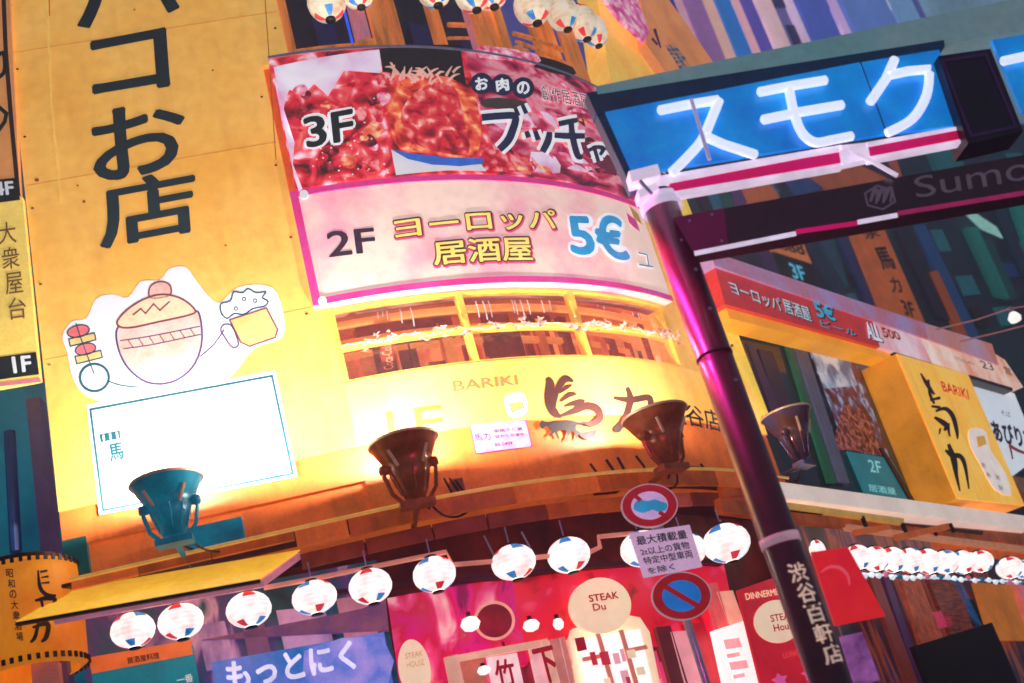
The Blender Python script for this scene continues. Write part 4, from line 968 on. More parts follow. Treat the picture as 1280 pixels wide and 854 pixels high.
# lantern rows down the lane
rr = [(1022, 688, 9, 12), (1072, 697, 15, 14), (1094, 699, 15, 14), (1116, 700, 15, 14), (1138, 701, 15, 14), (1160, 702, 15, 14), (1182, 703, 15, 13), (1204, 703, 15, 13), (1226, 702, 14, 12), (1262, 710, 15, 12), (1278, 712, 12, 10)]
for i, (x, y, rx, ry) in enumerate(rr):
    off = .55; u_, z_ = CW.uv(x, y, off); c = CW.p(u_, z_, off); sc = (c - EYE).dot(_fwd) / F_PX
    make_lantern('small white lantern of the tight lane row, %s' % ['half behind the dark pole', 'first past the red placard', 'second past the red placard', 'third past the red placard', 'fourth past the red placard', 'fifth past the red placard', 'in the middle of the lane row', 'second after the middle of the row', 'last before the gap in the row', 'first after the gap near the right edge', 'at the right edge of the photo'][i], c, rx * sc * 1.12, ry * sc * 1.12, 'small lanterns packed in a row down the lane', random.uniform(0, 6))
strip = thing('light_strip', 'thin bluish light strip with beads running under the lane lanterns', 'light strip', CW.p(*CW.uv(1150, 722, .5), .5))
obj('tube', tube([CW.p(*CW.uv(x, y, .5), .5) for x, y in ((1060, 716), (1150, 722), (1290, 728))], .012, 6), mat('strip_light', (190, 226, 240), 1.0), strip)
for k in range(26):
    x = 1064 + k * 8.6; y = 717 + k * .45 + random.uniform(-2, 2)
    obj('bead', lathe(CW.p(*CW.uv(x, y, .52), .52), [(0, -.035), (.03, -.015), (.035, 0), (.025, .02), (0, .035)], 8), [mat('bead_pale', (226, 236, 244), .9), mat('bead_teal', (20, 110, 140), .5), mat('bead_pink', (220, 120, 150), .6)][k % 3 if k % 2 else 0], strip, True)

# ================================================================== gate over the lane entrance (plane G)
gate = thing('lane_gate', 'street gate with glowing blue katakana sign and dark lettered beam on a glossy pole', 'gate', (G.p(G.uv(1000, 760)[0], 0, 0)))
qb = quv(G, [(735, 116), (1300, -2), (1300, 34), (760, 144)], .0)
obj('casing_top', panel(G, [(745, 108), (1300, -8), (1300, 34), (752, 134)], .03, .12, 4, 1), mat('casing_grey', (128, 150, 156), .45, .4, metal=.2, c2=(96, 146, 150), scale=1), gate)
obj('casing_end', panel(G, [(733, 116), (757, 112), (800, 228), (790, 236)], .02, .1, 1, 1), mat('casing_navy', (12, 58, 92), .2, .3), gate)
obj('casing_lip', panel(G, [(735, 120), (1180, 50), (1181, 58), (745, 142)], .035, .1, 4, 1), mat('casing_navy', (12, 58, 92), .2, .3), gate)
SBL = mat('sign_blue', (0, 104, 196), .72, .3, c2=(14, 140, 216), scale=2, var=.1)
faces = [[(757, 140), (1074, 78), (1108, 167), (792, 218)], [(1076, 78), (1174, 62), (1206, 156), (1110, 167)], [(1240, 50), (1310, 38), (1340, 128), (1278, 140)]]
for q in faces: obj('sign_face', panel(G, q, .04, .03, 4, 2), SBL, gate)
obj('face_joint', ribbon(G, [(1075, 76), (1109, 168)], 1.6, .043), mat('joint_dark', (10, 40, 70), .1), gate)
NEO = mat('neon_white', (226, 232, 250), .95, .4, var=.02); HAL = mat('neon_lens', (120, 180, 236), .8, var=.05)
def z1(*p): return [(640 + x / 3.2, x_y / 3.2) for x, x_y in p]
def z2(*p): return [(900 + x / 3.368, y / 3.368) for x, y in p]
neo = [z1((590, 442), (700, 420), (825, 400), (822, 400)), z1((828, 402), (800, 470), (760, 560), (700, 630), (640, 690)), z1((770, 545), (850, 580), (975, 620)),
       z2((165, 388), (300, 362), (445, 338)), z2((180, 505), (340, 472), (515, 442)), z2((290, 372), (310, 470), (345, 560), (400, 600), (470, 590), (555, 573)),
       z2((735, 250), (700, 330), (632, 430)), z2((700, 320), (790, 300), (882, 292), (870, 400), (810, 500), (705, 560)), z2((1190, 258), (1290, 236), (1330, 230))]
for i, st in enumerate(neo):
    sm = 4 if i in (1, 5, 7) else 0
    P = [Vector((a, b, 0)) for a, b in st]
    if i == 7: P = [Vector((a, b, 0)) for a, b in st[:3]] + smooth_pts([Vector((a, b, 0)) for a, b in st[2:]], 4)[1:]
    elif sm: P = smooth_pts(P, sm)
    c3 = [G.p(*G.uv(p.x, p.y, .075), .075) for p in P]
    obj('neon_stroke', tube([c3[0] - (c3[1] - c3[0]).normalized() * .012] + c3 + [c3[-1] + (c3[-1] - c3[-2]).normalized() * .012], [.014] + [.03] * len(c3) + [.014], 10), NEO, gate, True)
obj('red_strip', panel(G, [(836, 226), (1050, 190), (1053, 203), (840, 240)], .05, .08, 3, 1), mat('strip_magenta', (206, 6, 104), .75, c2=(196, 16, 80), scale=2), gate)
obj('red_strip', panel(G, [(1082, 184), (1204, 161), (1207, 172), (1086, 196)], .05, .08, 3, 1), mat('strip_magenta', (206, 6, 104), .75), gate)
WED = mat('white_edge_light', (232, 212, 236), .85)
for q in ([(800, 224), (1052, 181), (1053, 188), (800, 236)], [(838, 240), (1053, 204), (1054, 208), (839, 246)], [(1082, 178), (1203, 157), (1204, 161), (1083, 184)], [(1086, 196), (1207, 173), (1208, 177), (1087, 200)], [(1048, 182), (1084, 178), (1088, 198), (1052, 206)]):
    obj('edge_light', panel(G, q, .055, .06, 3, 1), WED, gate)
obj('stay', tube([G.p(*G.uv(1062, 186, .1), .1), G.p(*G.uv(1122, 220, .1), .1)], .014, 8), WED, gate)
obj('stay', tube([G.p(*G.uv(864, 124, .12), .12), G.p(*G.uv(887, 200, .12), .12)], .012, 8), mat('stay_lilac', (190, 170, 210), .5), gate)
obj('bracket_box', panel(G, [(1173, 70), (1238, 61), (1279, 164), (1210, 180)], .12, .2, 1, 1), mat('box_plum', (34, 14, 44), .12, .3, c2=(14, 10, 24), scale=4), gate)
obj('bracket_frame', ribbon(G, [(1178, 76), (1232, 68), (1270, 158), (1214, 170)], 4, .125, 0, True), mat('frame_plum', (70, 30, 84), .2), gate)
obj('beam', panel(G, [(842, 272), (1300, 190), (1300, 240), (868, 316)], .06, .14, 4, 1), mat('beam_maroon', (58, 20, 40), .22, .3, c2=(40, 26, 34), scale=.8, coat=.4), gate)
obj('beam_lit_end', panel(G, [(842, 272), (905, 260), (910, 308), (868, 316)], .064, .01, 2, 1), mat('beam_magenta', (130, 16, 76), .3, .3, c2=(100, 18, 66), scale=2), gate)
for a, b, m in (((868, 317), (995, 292), WED), ((995, 290), (1072, 279), mat('strip_magenta', (206, 6, 104), .75)), ((1072, 278), (1122, 269), WED), ((1122, 267), (1300, 238), mat('strip_rose', (180, 40, 100), .5))):
    obj('lower_strip', ribbon(G, [a, b], 6, .07), m, gate)
LGR = mat('logo_grey', (112, 92, 110), .35)
obj('lettering', text(G, 'Sumoku', [(1141, 222), (1345, 180), (1350, 214), (1146, 248)], .066, -.012), LGR, gate)
hx = [(1100 + 20 * math.cos(R(a)), 247 + 15 * math.sin(R(a))) for a in (80, 140, 200, 260, 320, 20)]
obj('emblem', ribbon(G, hx, 2.6, .066, 0, True), LGR, gate)
for k in range(3):
    x = 1088 + k * 9; obj('emblem_bar', ribbon(G, [(x, 252 - k), (x + 5, 238 - k), (x + 9, 240 - k), (x + 7, 255 - k)], [3.5, 5, 4, 3], .066, 3), LGR, gate)
for x, y in ((890, 268), (902, 301), (852, 300), (862, 276)):
    obj('rivet', poly(G, ell(x, y, 1.8, 1.8, 8), .075), STE, gate)
# pole
pb = G.p(*G.uv(962, 640, -.05), -.05)
def polex(py, off=-.05):
    lo, hi = 700, 1200
    for _ in range(40):
        mid = (lo + hi) / 2; q = G.p(*G.uv(mid, py, off), off)
        if (q - pb).dot(G.t) < 0: lo = mid
        else: hi = mid
    return lo
ptop = G.uv(polex(258), 258, -.05)[1]; rad = .102
obj('pole', tube([(pb.x, pb.y, 0), (pb.x, pb.y, 1.0), (pb.x, pb.y, ptop)], rad, 32), MAR, gate, True)
zb = G.uv(978, 676, -.05)[1]
obj('pole_band', lathe((pb.x, pb.y, zb), [(rad + .001, -.025), (rad + .006, -.025), (rad + .006, .025), (rad + .001, .025)], 32), mat('band_pink', (214, 160, 176), .45), gate, True)
obj('pole_cap', lathe((pb.x, pb.y, ptop), [(0, .05), (rad * 1.2, .05), (rad * 1.25, 0), (rad * 1.2, -.04)], 24), mat('cap_white', (222, 206, 232), .6), gate, True)
obj('pole_cap', lathe((pb.x, pb.y, ptop + .13), [(0, .05), (rad * .9, .05), (rad * .9, -.08), (0, -.08)], 24), mat('casing_navy', (12, 58, 92), .2, .3), gate, True)
obj('clamp', panel(G, [(786, 214), (822, 205), (826, 218), (790, 228)], .1, .1, 1, 1), WED, gate)
obj('clamp', panel(G, [(797, 238), (820, 228), (824, 236), (800, 248)], .1, .1, 1, 1), WED, gate)
obj('clamp_arm', tube([G.p(*G.uv(800, 226, .1), .1), G.p(*G.uv(815, 243, .1), .1)], .012, 6), STE, gate)
for z_ in (zb + .9, zb + 1.35, ptop - .5):
    obj('pole_bolt', lathe((pb.x + rad * .5, pb.y - rad * .86, z_), [(0, -.012), (.012, -.006), (.012, .006), (0, .012)], 8), STE, gate)
obj('pole_band', lathe((pb.x, pb.y, zb + 1.1), [(rad + .001, -.012), (rad + .004, -.012), (rad + .004, .012), (rad + .001, .012)], 32), MAR, gate, True)
# characters wrapped on the pole
class Cyl:
    def uv(s, px, py, off=0.0):
        r = ray(px, py); h = Vector((r.x, r.y, 0)); c = Vector((pb.x, pb.y, 0))
        a = h.dot(h); b = -2 * h.dot(c); cc = c.dot(c) - (rad + off) ** 2; D = max(b * b - 4 * a * cc, 0)
        k = (-b - math.sqrt(D)) / (2 * a); q = h * k - c
        return math.atan2(q.x, -q.y), EYE.z + r.z * k
    def p(s, u, z, off=0.0): return Vector((pb.x + math.sin(u) * (rad + off), pb.y - math.cos(u) * (rad + off), z))
CY = Cyl()
CHP = mat('peach_character', (232, 196, 180), .6)
for i, ch in enumerate('渋谷百軒店'):
    x = 982 + i * 10.7; y = 706 + i * 25.5
    obj('lettering', text(CY, ch, [(x, y), (x + 22, y - 4), (x + 30, y + 19), (x + 8, y + 24)], .003, .02), CHP, gate)
# added unseen magenta and red point lights that tint the pole's left side
for (x, y, off, e, col) in ((782, 330, -.12, 48, (1, .03, .42)), (812, 420, -.35, 26, (1, .05, .2))):
    L = bpy.data.lights.new('added_pole_light', 'POINT'); L.energy = e; L.color = col; L.shadow_soft_size = .06
    lo_ = bpy.data.objects.new('added_pole_light', L); COL.objects.link(lo_); lo_.location = G.p(*G.uv(x, y, off), off)

# ================================================================== parking signs on their own thin post
Q = Plane(14, 8.6)
rp = thing('no_parking_sign_post', 'thin post with lorry restriction roundel, white notice plate and blue no parking roundel', 'road sign', Q.p(Q.uv(850, 740)[0], 0, 0))
zt = Q.uv(812, 632)[1]
pu = Q.uv(852, 745)[0]
obj('post', tube([Q.p(pu, 0, -.06), Q.p(pu, zt + .1, -.06)], .03, 12), STE, rp, True)
def roundel(cx, cy, rx, ry, inner, rot, off):
    obj('rim', poly(Q, ell(cx, cy, rx + 1.5, ry + 1.5, 40, rot), off, 0, .02), mat('rim_pale', (206, 190, 196), .3), rp)
    obj('ring', poly(Q, ell(cx, cy, rx, ry, 40, rot), off + .003), mat('ring_red', (168, 26, 34), .42, rough=.3), rp)
    obj('face', poly(Q, ell(cx, cy, rx * .68, ry * .68, 36, rot), off + .006), inner, rp)
roundel(812, 632, 34, 26, mat('face_lilac', (196, 176, 214), .55), -.05, .02)
truck = [(794, 628), (800, 624), (806, 626), (812, 626), (818, 624), (826, 627), (834, 630), (832, 638), (822, 640), (816, 637), (806, 641), (798, 640), (792, 636)]
obj('lorry_mark', poly(Q, truck, .03, 2), mat('cyan_mark', (24, 150, 190), .6), rp)
obj('slash', ribbon(Q, [(793, 619), (801, 626)], 5, .0325), mat('ring_red', (168, 26, 34), .42), rp)
obj('slash', ribbon(Q, [(824, 640), (833, 646)], 5, .0325), mat('ring_red', (168, 26, 34), .42), rp)
obj('notice_plate', panel(Q, [(787, 667), (862, 656), (878, 708), (805, 722)], .02, .02, 2, 2), mat('plate_lilac', (206, 186, 214), .55, var=.08), rp)
for s, q in (('最大積載量', [(794, 671), (857, 662), (860, 673), (797, 682)]), ('2t以上の貨物', [(799, 686), (860, 676), (863, 686), (802, 695)]), ('特定中型車両', [(803, 697), (864, 687), (867, 697), (806, 706)]), ('を除く', [(808, 710), (842, 704), (844, 712), (811, 718)])):
    obj('lettering', text(Q, s, q, .0235, .018), mat('plate_ink', (44, 34, 60), .1), rp)
roundel(852, 745, 36, 29, mat('face_blue', (10, 120, 200), .6), 0, .02)
obj('slash', ribbon(Q, [(831, 733), (873, 758)], 6.5, .0295), mat('ring_red', (168, 26, 34), .42), rp)
for y in (655, 726): 
    obj('clamp', lathe(Q.p(pu, Q.uv(830, y)[1], -.06), [(.034, -.03), (.045, -.03), (.045, .03), (.034, .03)], 12), STE, rp)

# ================================================================== street level shopfronts
def sign(name, label, cat, pts, off, m, thick=.06, pt=None):
    t = thing(name, label, cat, F.p(*F.uv(*pts[3], off), off)); obj('panel', panel(F, pts, off, thick, 6, 2), m, t); return t
violet = mat('violet_mottled_wall', (90, 60, 130), .5, c2=(206, 150, 190), scale=1.6, lo=.4, hi=.62, stretch=(1.5, 1.5, .6))  # mottled violet for the pillars
teal_wall = photo_mat('teal_mottled_wall', [(.3, (6, 24, 50)), (.45, (10, 76, 92)), (.58, (90, 60, 120)), (.68, (206, 150, 180)), (.8, (30, 80, 100))], 1.5, .45, seed=19, squash=(1, 1, .6))  # random teal and violet blotches
shop = thing('left_shopfront', 'teal and violet shopfront wall behind the left lanterns', 'shopfront', F.p(*F.uv(300, 850, -.5), -.5))
obj('wall_panel', panel(F, [(96, 770), (470, 700), (500, 860), (120, 930)], -.35, .08, 8, 2), teal_wall, shop)
for k, (x, w, m) in enumerate(((246, 34, violet), (345, 60, violet), (420, 40, PP), (300, 26, mat('mauve', (130, 80, 120), .4)))):
    y = 790 - (x - 246) * .19
    obj('pillar', panel(F, [(x, y - 8), (x + w, y - 14), (x + w + 14, y + 40), (x + 12, y + 48)], -.28 + k * .01, .05, 2, 1), m, shop)
obj('light_box', panel(F, [(252, 800), (450, 762), (482, 748), (486, 788)], -.25, .05, 6, 1), mat('mauve_strip', (150, 84, 110), .45, c2=(96, 60, 120), scale=4), shop)
t = sign('teal_shop_sign', 'teal shop sign with orange header strip at the bottom left', 'sign', [(112, 832), (240, 806), (252, 880), (126, 900)], -.1, mat('sign_teal', (0, 120, 140), .6, scale=3))
obj('header', panel(F, [(111, 822), (238, 800), (241, 818), (115, 842)], -.09, .05, 4, 1), mat('header_orange', (222, 104, 50), .6), t)
obj('lettering', text(F, '居酒屋料理', [(158, 822), (198, 815), (200, 823), (160, 830)], -.086, .02), BRN, t)
obj('lettering', text(F, '一番', [(220, 846), (240, 842), (242, 852), (222, 856)], -.096, .02), WHT, t)
t = sign('blue_shop_sign', 'blue lit shop sign with blurred white hiragana at the bottom', 'sign', [(264, 828), (480, 790), (496, 880), (276, 920)], -.08, mat('sign_mid_blue', (20, 110, 190), .62, c2=(120, 130, 220), scale=2))
obj('lettering', text(F, 'もっとにく', [(280, 828), (440, 800), (446, 836), (286, 866)], -.074, .035), mat('lilac_white', (222, 218, 244), .85), t)
obj('print', poly(F, [(380, 814), (478, 796), (484, 860), (400, 870)], -.077, 2), mat('violet_cloud', (170, 150, 226), .75, c2=(90, 120, 210), scale=5), t)
# barrel shaped lantern sign
ad = thing('barrel_sign', 'orange barrel shaped hanging sign with black brushed 馬力 at the lower left', 'sign', F.p(*F.uv(40, 826, .7), .7))
class Barrel:
    def __init__(s, c, r): s.c, s.r = c, r
    def uv(s, px, py, off=0.0):
        r = ray(px, py); h = Vector((r.x, r.y, 0)); c = Vector((s.c.x, s.c.y, 0))
        a = h.dot(h); b = -2 * h.dot(c); cc = c.dot(c) - (s.r + off) ** 2; D = max(b * b - 4 * a * cc, 0)
        k = (-b - math.sqrt(D)) / (2 * a); q = h * k - c
        return math.atan2(q.x, -q.y), EYE.z + r.z * k
    def p(s, u, z, off=0.0): return Vector((s.c.x + math.sin(u) * (s.r + off), s.c.y - math.cos(u) * (s.r + off), z))
bc = F.p(*F.uv(32, 760, .05), .05); BR = Barrel(bc, .43)
zt_, zb_ = BR.uv(30, 692)[1], BR.uv(45, 826)[1]
obj('shade', lathe((bc.x, bc.y, 0), [(.36, zb_), (.42, zb_ + .04), (.43, (zt_ + zb_) / 2), (.42, zt_ - .04), (.36, zt_)], 40), mat('barrel_amber', (232, 140, 24), .62, c2=(214, 110, 20), scale=2), ad, True)
obj('rib_band', join(*[box3((bc.x + .432 * math.cos(a), bc.y + .432 * math.sin(a), z), Vector((-math.sin(a), math.cos(a), 0)), Vector((math.cos(a), math.sin(a), 0)), .014, .006, .022) for z in (zt_ - .035, zb_ + .035) for a in [2 * math.pi * k / 44 for k in range(44)]]), BLK, ad, kind='stuff')
obj('top_ring', lathe((bc.x, bc.y, zt_), [(.36, 0), (.37, .03), (0, .03)], 30), BRN, ad)
def z4(*p): return [(x / 3.2, 640 + y / 3.2) for x, y in p]
brush([(z4((152, 232), (160, 300), (185, 330), (225, 335)), [2, 5, 5, 3]), (z4((165, 262), (195, 258)), [2, 3]), (z4((165, 285), (198, 282)), [2, 3]), (z4((160, 240), (190, 235)), [3, 3]), (z4((140, 355), (185, 345), (220, 350), (210, 372)), [3, 6, 5, 3]), (z4((165, 350), (175, 400)), [4, 3]), (z4((130, 462), (190, 448), (185, 500), (165, 520)), [3, 6, 6, 3]), (z4((155, 440), (140, 500), (122, 522)), [4, 5, 3])], ad, .012, BLK, BR)
for i, ch in enumerate('昭和の大衆酒場'):
    x, y = 7 + i * 2.1, 711 + i * 13.2; obj('lettering', text(BR, ch, [(x, y), (x + 9, y), (x + 10, y + 11), (x + 1, y + 11)], .008, .02), BRW, ad)
obj('lower_post', panel(F, [(38, 826), (72, 826), (80, 900), (44, 900)], .3, .1, 1, 1), mat('post_salmon', (186, 104, 92), .35), ad)

mg = thing('magenta_shopfront', 'magenta and red lit shopfront fascia in the middle under the lanterns', 'shopfront', F.p(*F.uv(640, 850, -.3), -.3))
obj('fascia', panel(F, [(484, 748), (640, 722), (660, 830), (500, 860)], -.2, .1, 6, 2), photo_mat('fascia_magenta', [(.28, (120, 4, 60)), (.42, (206, 14, 110)), (.55, (196, 16, 56)), (.66, (226, 60, 120)), (.8, (240, 170, 170))], 3.6, .72, seed=3, squash=(1, 1, .6)), mg)
obj('fascia', panel(F, [(640, 722), (905, 706), (925, 800), (660, 826)], -.2, .1, 6, 2), photo_mat('fascia_scarlet', [(.28, (140, 4, 24)), (.42, (214, 18, 44)), (.58, (206, 16, 60)), (.7, (222, 60, 90)), (.82, (240, 170, 150))], 2.6, .74, seed=7), mg)
obj('lower_wall', panel(F, [(500, 800), (920, 770), (945, 960), (530, 960)], -.3, .1, 8, 2), photo_mat('rosy_wall', [(.3, (70, 6, 30)), (.42, (170, 30, 60)), (.52, (226, 120, 110)), (.64, (244, 206, 190)), (.75, (150, 20, 40))], 2.2, .65, seed=15, squash=(1, 1, .4)), mg)
RAIL = mat('dark_shop_rail', (60, 10, 24), .1)
for q_ in ([(376, 742), (640, 718), (641, 722), (377, 747)], [(640, 716), (905, 700), (906, 705), (641, 721)]): obj('top_rail', panel(F, q_, -.12, .08, 6, 1), RAIL, mg)
rs = random.Random(31)
SHM = [mat('shop_violet', (150, 20, 120), .6, scale=5), mat('shop_crimson', (170, 8, 40), .6, scale=5, var=.4), mat('shop_rose', (226, 70, 120), .7, scale=5), mat('shop_peach', (232, 150, 130), .7, scale=5), mat('shop_wine', (90, 6, 40), .35, scale=5)]
for k in range(26):
    x = rs.uniform(560, 940); y = rs.uniform(800, 850); w = rs.choice([3, 4, 6, 10]); hh = rs.uniform(20, 60)
    obj('door_strip', panel(F, [(x, y), (x + w, y - w * .1), (x + w + hh * .3, y + hh), (x + hh * .3, y + hh)], -.22 + k * .001, .015, 1, 1), SHM[rs.choice([1, 2, 3, 3, 4])], mg)
wc = F.uv(618, 776, -.1)
obj('round_ring', ribbon(F, ell(618, 776, 24, 23, 30), 3.5, -.12, 0, True), mat('ring_peach', (236, 160, 140), .7), mg)
obj('round_pane', poly(F, ell(618, 776, 22, 21, 30), -.125), mat('pane_dark_red', (150, 16, 40), .5, c2=(96, 10, 24), scale=3), mg)
for x, y, rx, ry in ((588, 780, 13, 10), (664, 782, 11, 8), (698, 780, 7, 8), (605, 838, 9, 6)):
    c = F.p(*F.uv(x, y, .0), .0); sc = (c - EYE).dot(_fwd) / F_PX
    b_ = thing('round_bulb', 'bare glowing bulb on the magenta shopfront, ' + {588: 'left of the round ring window', 664: 'right of the round ring window', 698: 'small one left of the cream round sign', 605: 'low one under the round ring window'}[x], 'bulb', c, 'bare bulbs on the shopfront')
    obj('bulb', lathe(c, [(0, -ry * sc), (rx * sc * .7, -ry * sc * .7), (rx * sc, 0), (rx * sc * .7, ry * sc * .7), (0, ry * sc)], 16), mat('bulb_glow', (255, 236, 226), 1.3), b_, True)
    obj('bulb_socket', tube([c + UPV * ry * sc * .8, c + UPV * ry * sc * 1.5], .02, 8), BRN, b_)
FRM = mat('peach_frame', (232, 176, 150), .65); 
for q in ([(556, 822), (675, 800), (677, 808), (558, 830)], [(555, 822), (572, 818), (586, 880), (568, 884)], [(676, 800), (684, 798), (704, 870), (694, 874)], [(708, 800), (717, 798), (738, 870), (728, 874)]):
    obj('door_frame', panel(F, q, -.15, .06, 2, 2), FRM, mg)
for q, m in (([(572, 828), (604, 822), (614, 880), (584, 884)], mat('door_rose', (206, 110, 90), .55)), ([(608, 822), (646, 816), (660, 880), (622, 884)], mat('door_white', (240, 206, 206), .85)), ([(660, 806), (700, 798), (716, 870), (676, 876)], mat('door_pale_pink', (236, 180, 180), .7)), ([(686, 800), (706, 796), (724, 870), (706, 874)], mat('curtain_salmon', (206, 130, 120), .5))):
    obj('door_panel', panel(F, q, -.17, .04, 2, 2), m, mg)
SCR = mat('script_crimson', (170, 16, 44), .5)
obj('lettering', text(F, '竹', [(616, 826), (640, 822), (648, 856), (622, 862)], -.145, .03), SCR, mg)
obj('lettering', text(F, '下', [(664, 812), (690, 806), (702, 850), (676, 858)], -.145, .03), SCR, mg)
t = thing('cream_oval_sign', 'cream upright oval sign with faint print on magenta ground', 'sign', F.p(*F.uv(518, 860, -.08), -.08))
obj('panel', poly(F, ell(518, 836, 20, 37, 32, -.15), -.08, 0, .05), CREAM, t)
obj('lettering', text(F, 'STEAK', [(506, 817), (528, 813), (529, 820), (507, 824)], -.077, .0), mat('tan_ink', (196, 150, 110), .5), t)
obj('lettering', text(F, 'HOUSE', [(508, 828), (530, 824), (531, 831), (509, 835)], -.077, .0), mat('tan_ink', (196, 150, 110), .5), t)
t = thing('cream_round_sign', 'large cream round sign with red cursive words above the white lit window', 'sign', F.p(*F.uv(750, 790, -.05), -.05))
obj('disc', poly(F, ell(751, 757, 38, 35, 40), -.05, 0, .05), CREAM, t)
obj('lettering', text(F, 'STEAK', [(735, 744), (772, 739), (774, 748), (737, 753)], -.046, .03), SCR, t)
obj('lettering', text(F, 'Du', [(740, 755), (756, 753), (758, 762), (742, 764)], -.046, .02), SCR, t)
WW = mat('blown_white', (250, 240, 236), 1.1, var=.03)
t = thing('white_lit_window', 'burnt out white shop window with cream curved frame, lower middle', 'window', F.p(*F.uv(760, 850, -.1), -.1))
obj('frame', poly(F, [(712, 800), (716, 786), (730, 782), (780, 768), (800, 772), (812, 790), (830, 880), (728, 900)], -.14, 0, .06), CREAM, t)
obj('pane', panel(F, [(724, 800), (800, 786), (822, 880), (744, 900)], -.07, .04, 2, 2), WW, t)
obj('print', poly(F, [(718, 798), (730, 796), (734, 812), (722, 815)], -.06), SCR, t)
rs = random.Random(5)
for q_ in ([(745, 792), (750, 791), (776, 880), (770, 881)], [(774, 788), (779, 787), (806, 880), (800, 881)], [(728, 822), (808, 806), (810, 811), (730, 827)]): obj('glazing_bar', panel(F, q_, -.062, .02, 1, 1), mat('bar_peach', (222, 130, 110), .6), t)
for k in range(9):
    x = rs.uniform(736, 798); y = rs.uniform(806, 850); w = rs.uniform(5, 11); hh = rs.uniform(8, 16)
    obj('paper_notice', panel(F, [(x, y), (x + w, y - w * .15), (x + w + hh * .28, y + hh), (x + hh * .28, y + hh + 1)], -.06 + k * .0015, .004, 1, 1), [mat('paper_pink', (236, 170, 180), .8), mat('paper_red', (206, 50, 70), .7), mat('paper_cream', (240, 214, 180), .85)][k % 3], t)
t = thing('red_board_strip', 'group of red and white upright boards behind the parking sign', 'board', F.p(*F.uv(870, 850, -.1), -.1))
for q, m in (([(820, 784), (838, 782), (868, 880), (846, 880)], mat('board_brown', (110, 30, 40), .4)), ([(838, 790), (862, 788), (884, 880), (862, 880)], mat('board_pink', (236, 150, 160), .7)), ([(856, 780), (880, 778), (914, 880), (888, 880)], mat('board_crimson', (176, 14, 36), .6)), ([(882, 730), (896, 728), (940, 880), (924, 880)], mat('board_rose', (206, 90, 90), .6)), ([(896, 740), (916, 738), (930, 778), (910, 780)], FRM)):
    obj('board', panel(F, q, -.1, .05, 1, 3), m, t)
t = thing('white_light_board', 'blank glowing white upright board left of the red banner', 'sign', F.p(*F.uv(920, 850, 0), 0))
obj('panel', panel(CW, [(893, 788), (930, 776), (962, 880), (916, 890)], .0, .05, 2, 2), WW, t)
for k, (x, y, w, hh) in enumerate(((904, 800, 20, 12), (908, 818, 16, 5), (911, 828, 22, 10), (916, 844, 14, 5))): obj('faint_print', panel(CW, [(x, y), (x + w, y - 3), (x + w + hh * .3, y + hh - 3), (x + hh * .3, y + hh)], .006, .002, 1, 1), mat('faint_pink_print', (240, 176, 180), .85), t)
t = thing('red_banner', 'tall red shop banner with cream disc and pink blossoms beside the dark pole', 'banner', CW.p(*CW.uv(970, 850, .2), .2))
obj('cloth', panel(CW, [(922, 738), (996, 712), (1048, 890), (962, 900)], .2, .02, 4, 4), mat('banner_red', (206, 20, 42), .68, scale=2), t)
obj('header_lettering', text(CW, 'DINNERMEAT', [(931, 742), (982, 734), (984, 742), (933, 750)], .206, .01), CREAM, t)
obj('disc', poly(CW, ell(972, 777, 30, 27, 36), .204), CREAM, t)
obj('lettering', text(CW, 'STEAK', [(962, 769), (992, 764), (994, 773), (964, 778)], .208, .02), SCR, t)
obj('lettering', text(CW, 'House', [(966, 781), (994, 776), (996, 785), (968, 790)], .208, .02), SCR, t)
for x, y in ((975, 850), (1012, 842)):
    obj('blossom', poly(CW, [(x + (11 if k % 2 else 6) * math.cos(k * math.pi / 5), y + (9 if k % 2 else 5) * math.sin(k * math.pi / 5)) for k in range(10)], .206, 2), mat('blossom_pink', (226, 90, 160), .7), t)
obj('lettering', text(CW, 'LUNCH', [(978, 816), (1004, 811), (1006, 818), (980, 823)], .206, .0), mat('faint_rose', (230, 90, 90), .6), t)
t = thing('red_placard', 'flat scarlet placard with faint pink ring right of the dark pole', 'sign', G.p(*G.uv(1060, 780, -.6), -.6))
obj('panel', panel(G, [(1014, 690), (1060, 684), (1107, 770), (1044, 782)], -.6, .02, 3, 3), mat('placard_red', (222, 40, 40), .72, c2=(206, 24, 50), scale=3), t)
obj('arc_mark', ribbon(G, [(1026, 716), (1036, 709), (1050, 710), (1060, 720), (1062, 732)], [1, 3, 4, 3, 1], -.596, 4), mat('arc_pink', (226, 90, 110), .7), t)
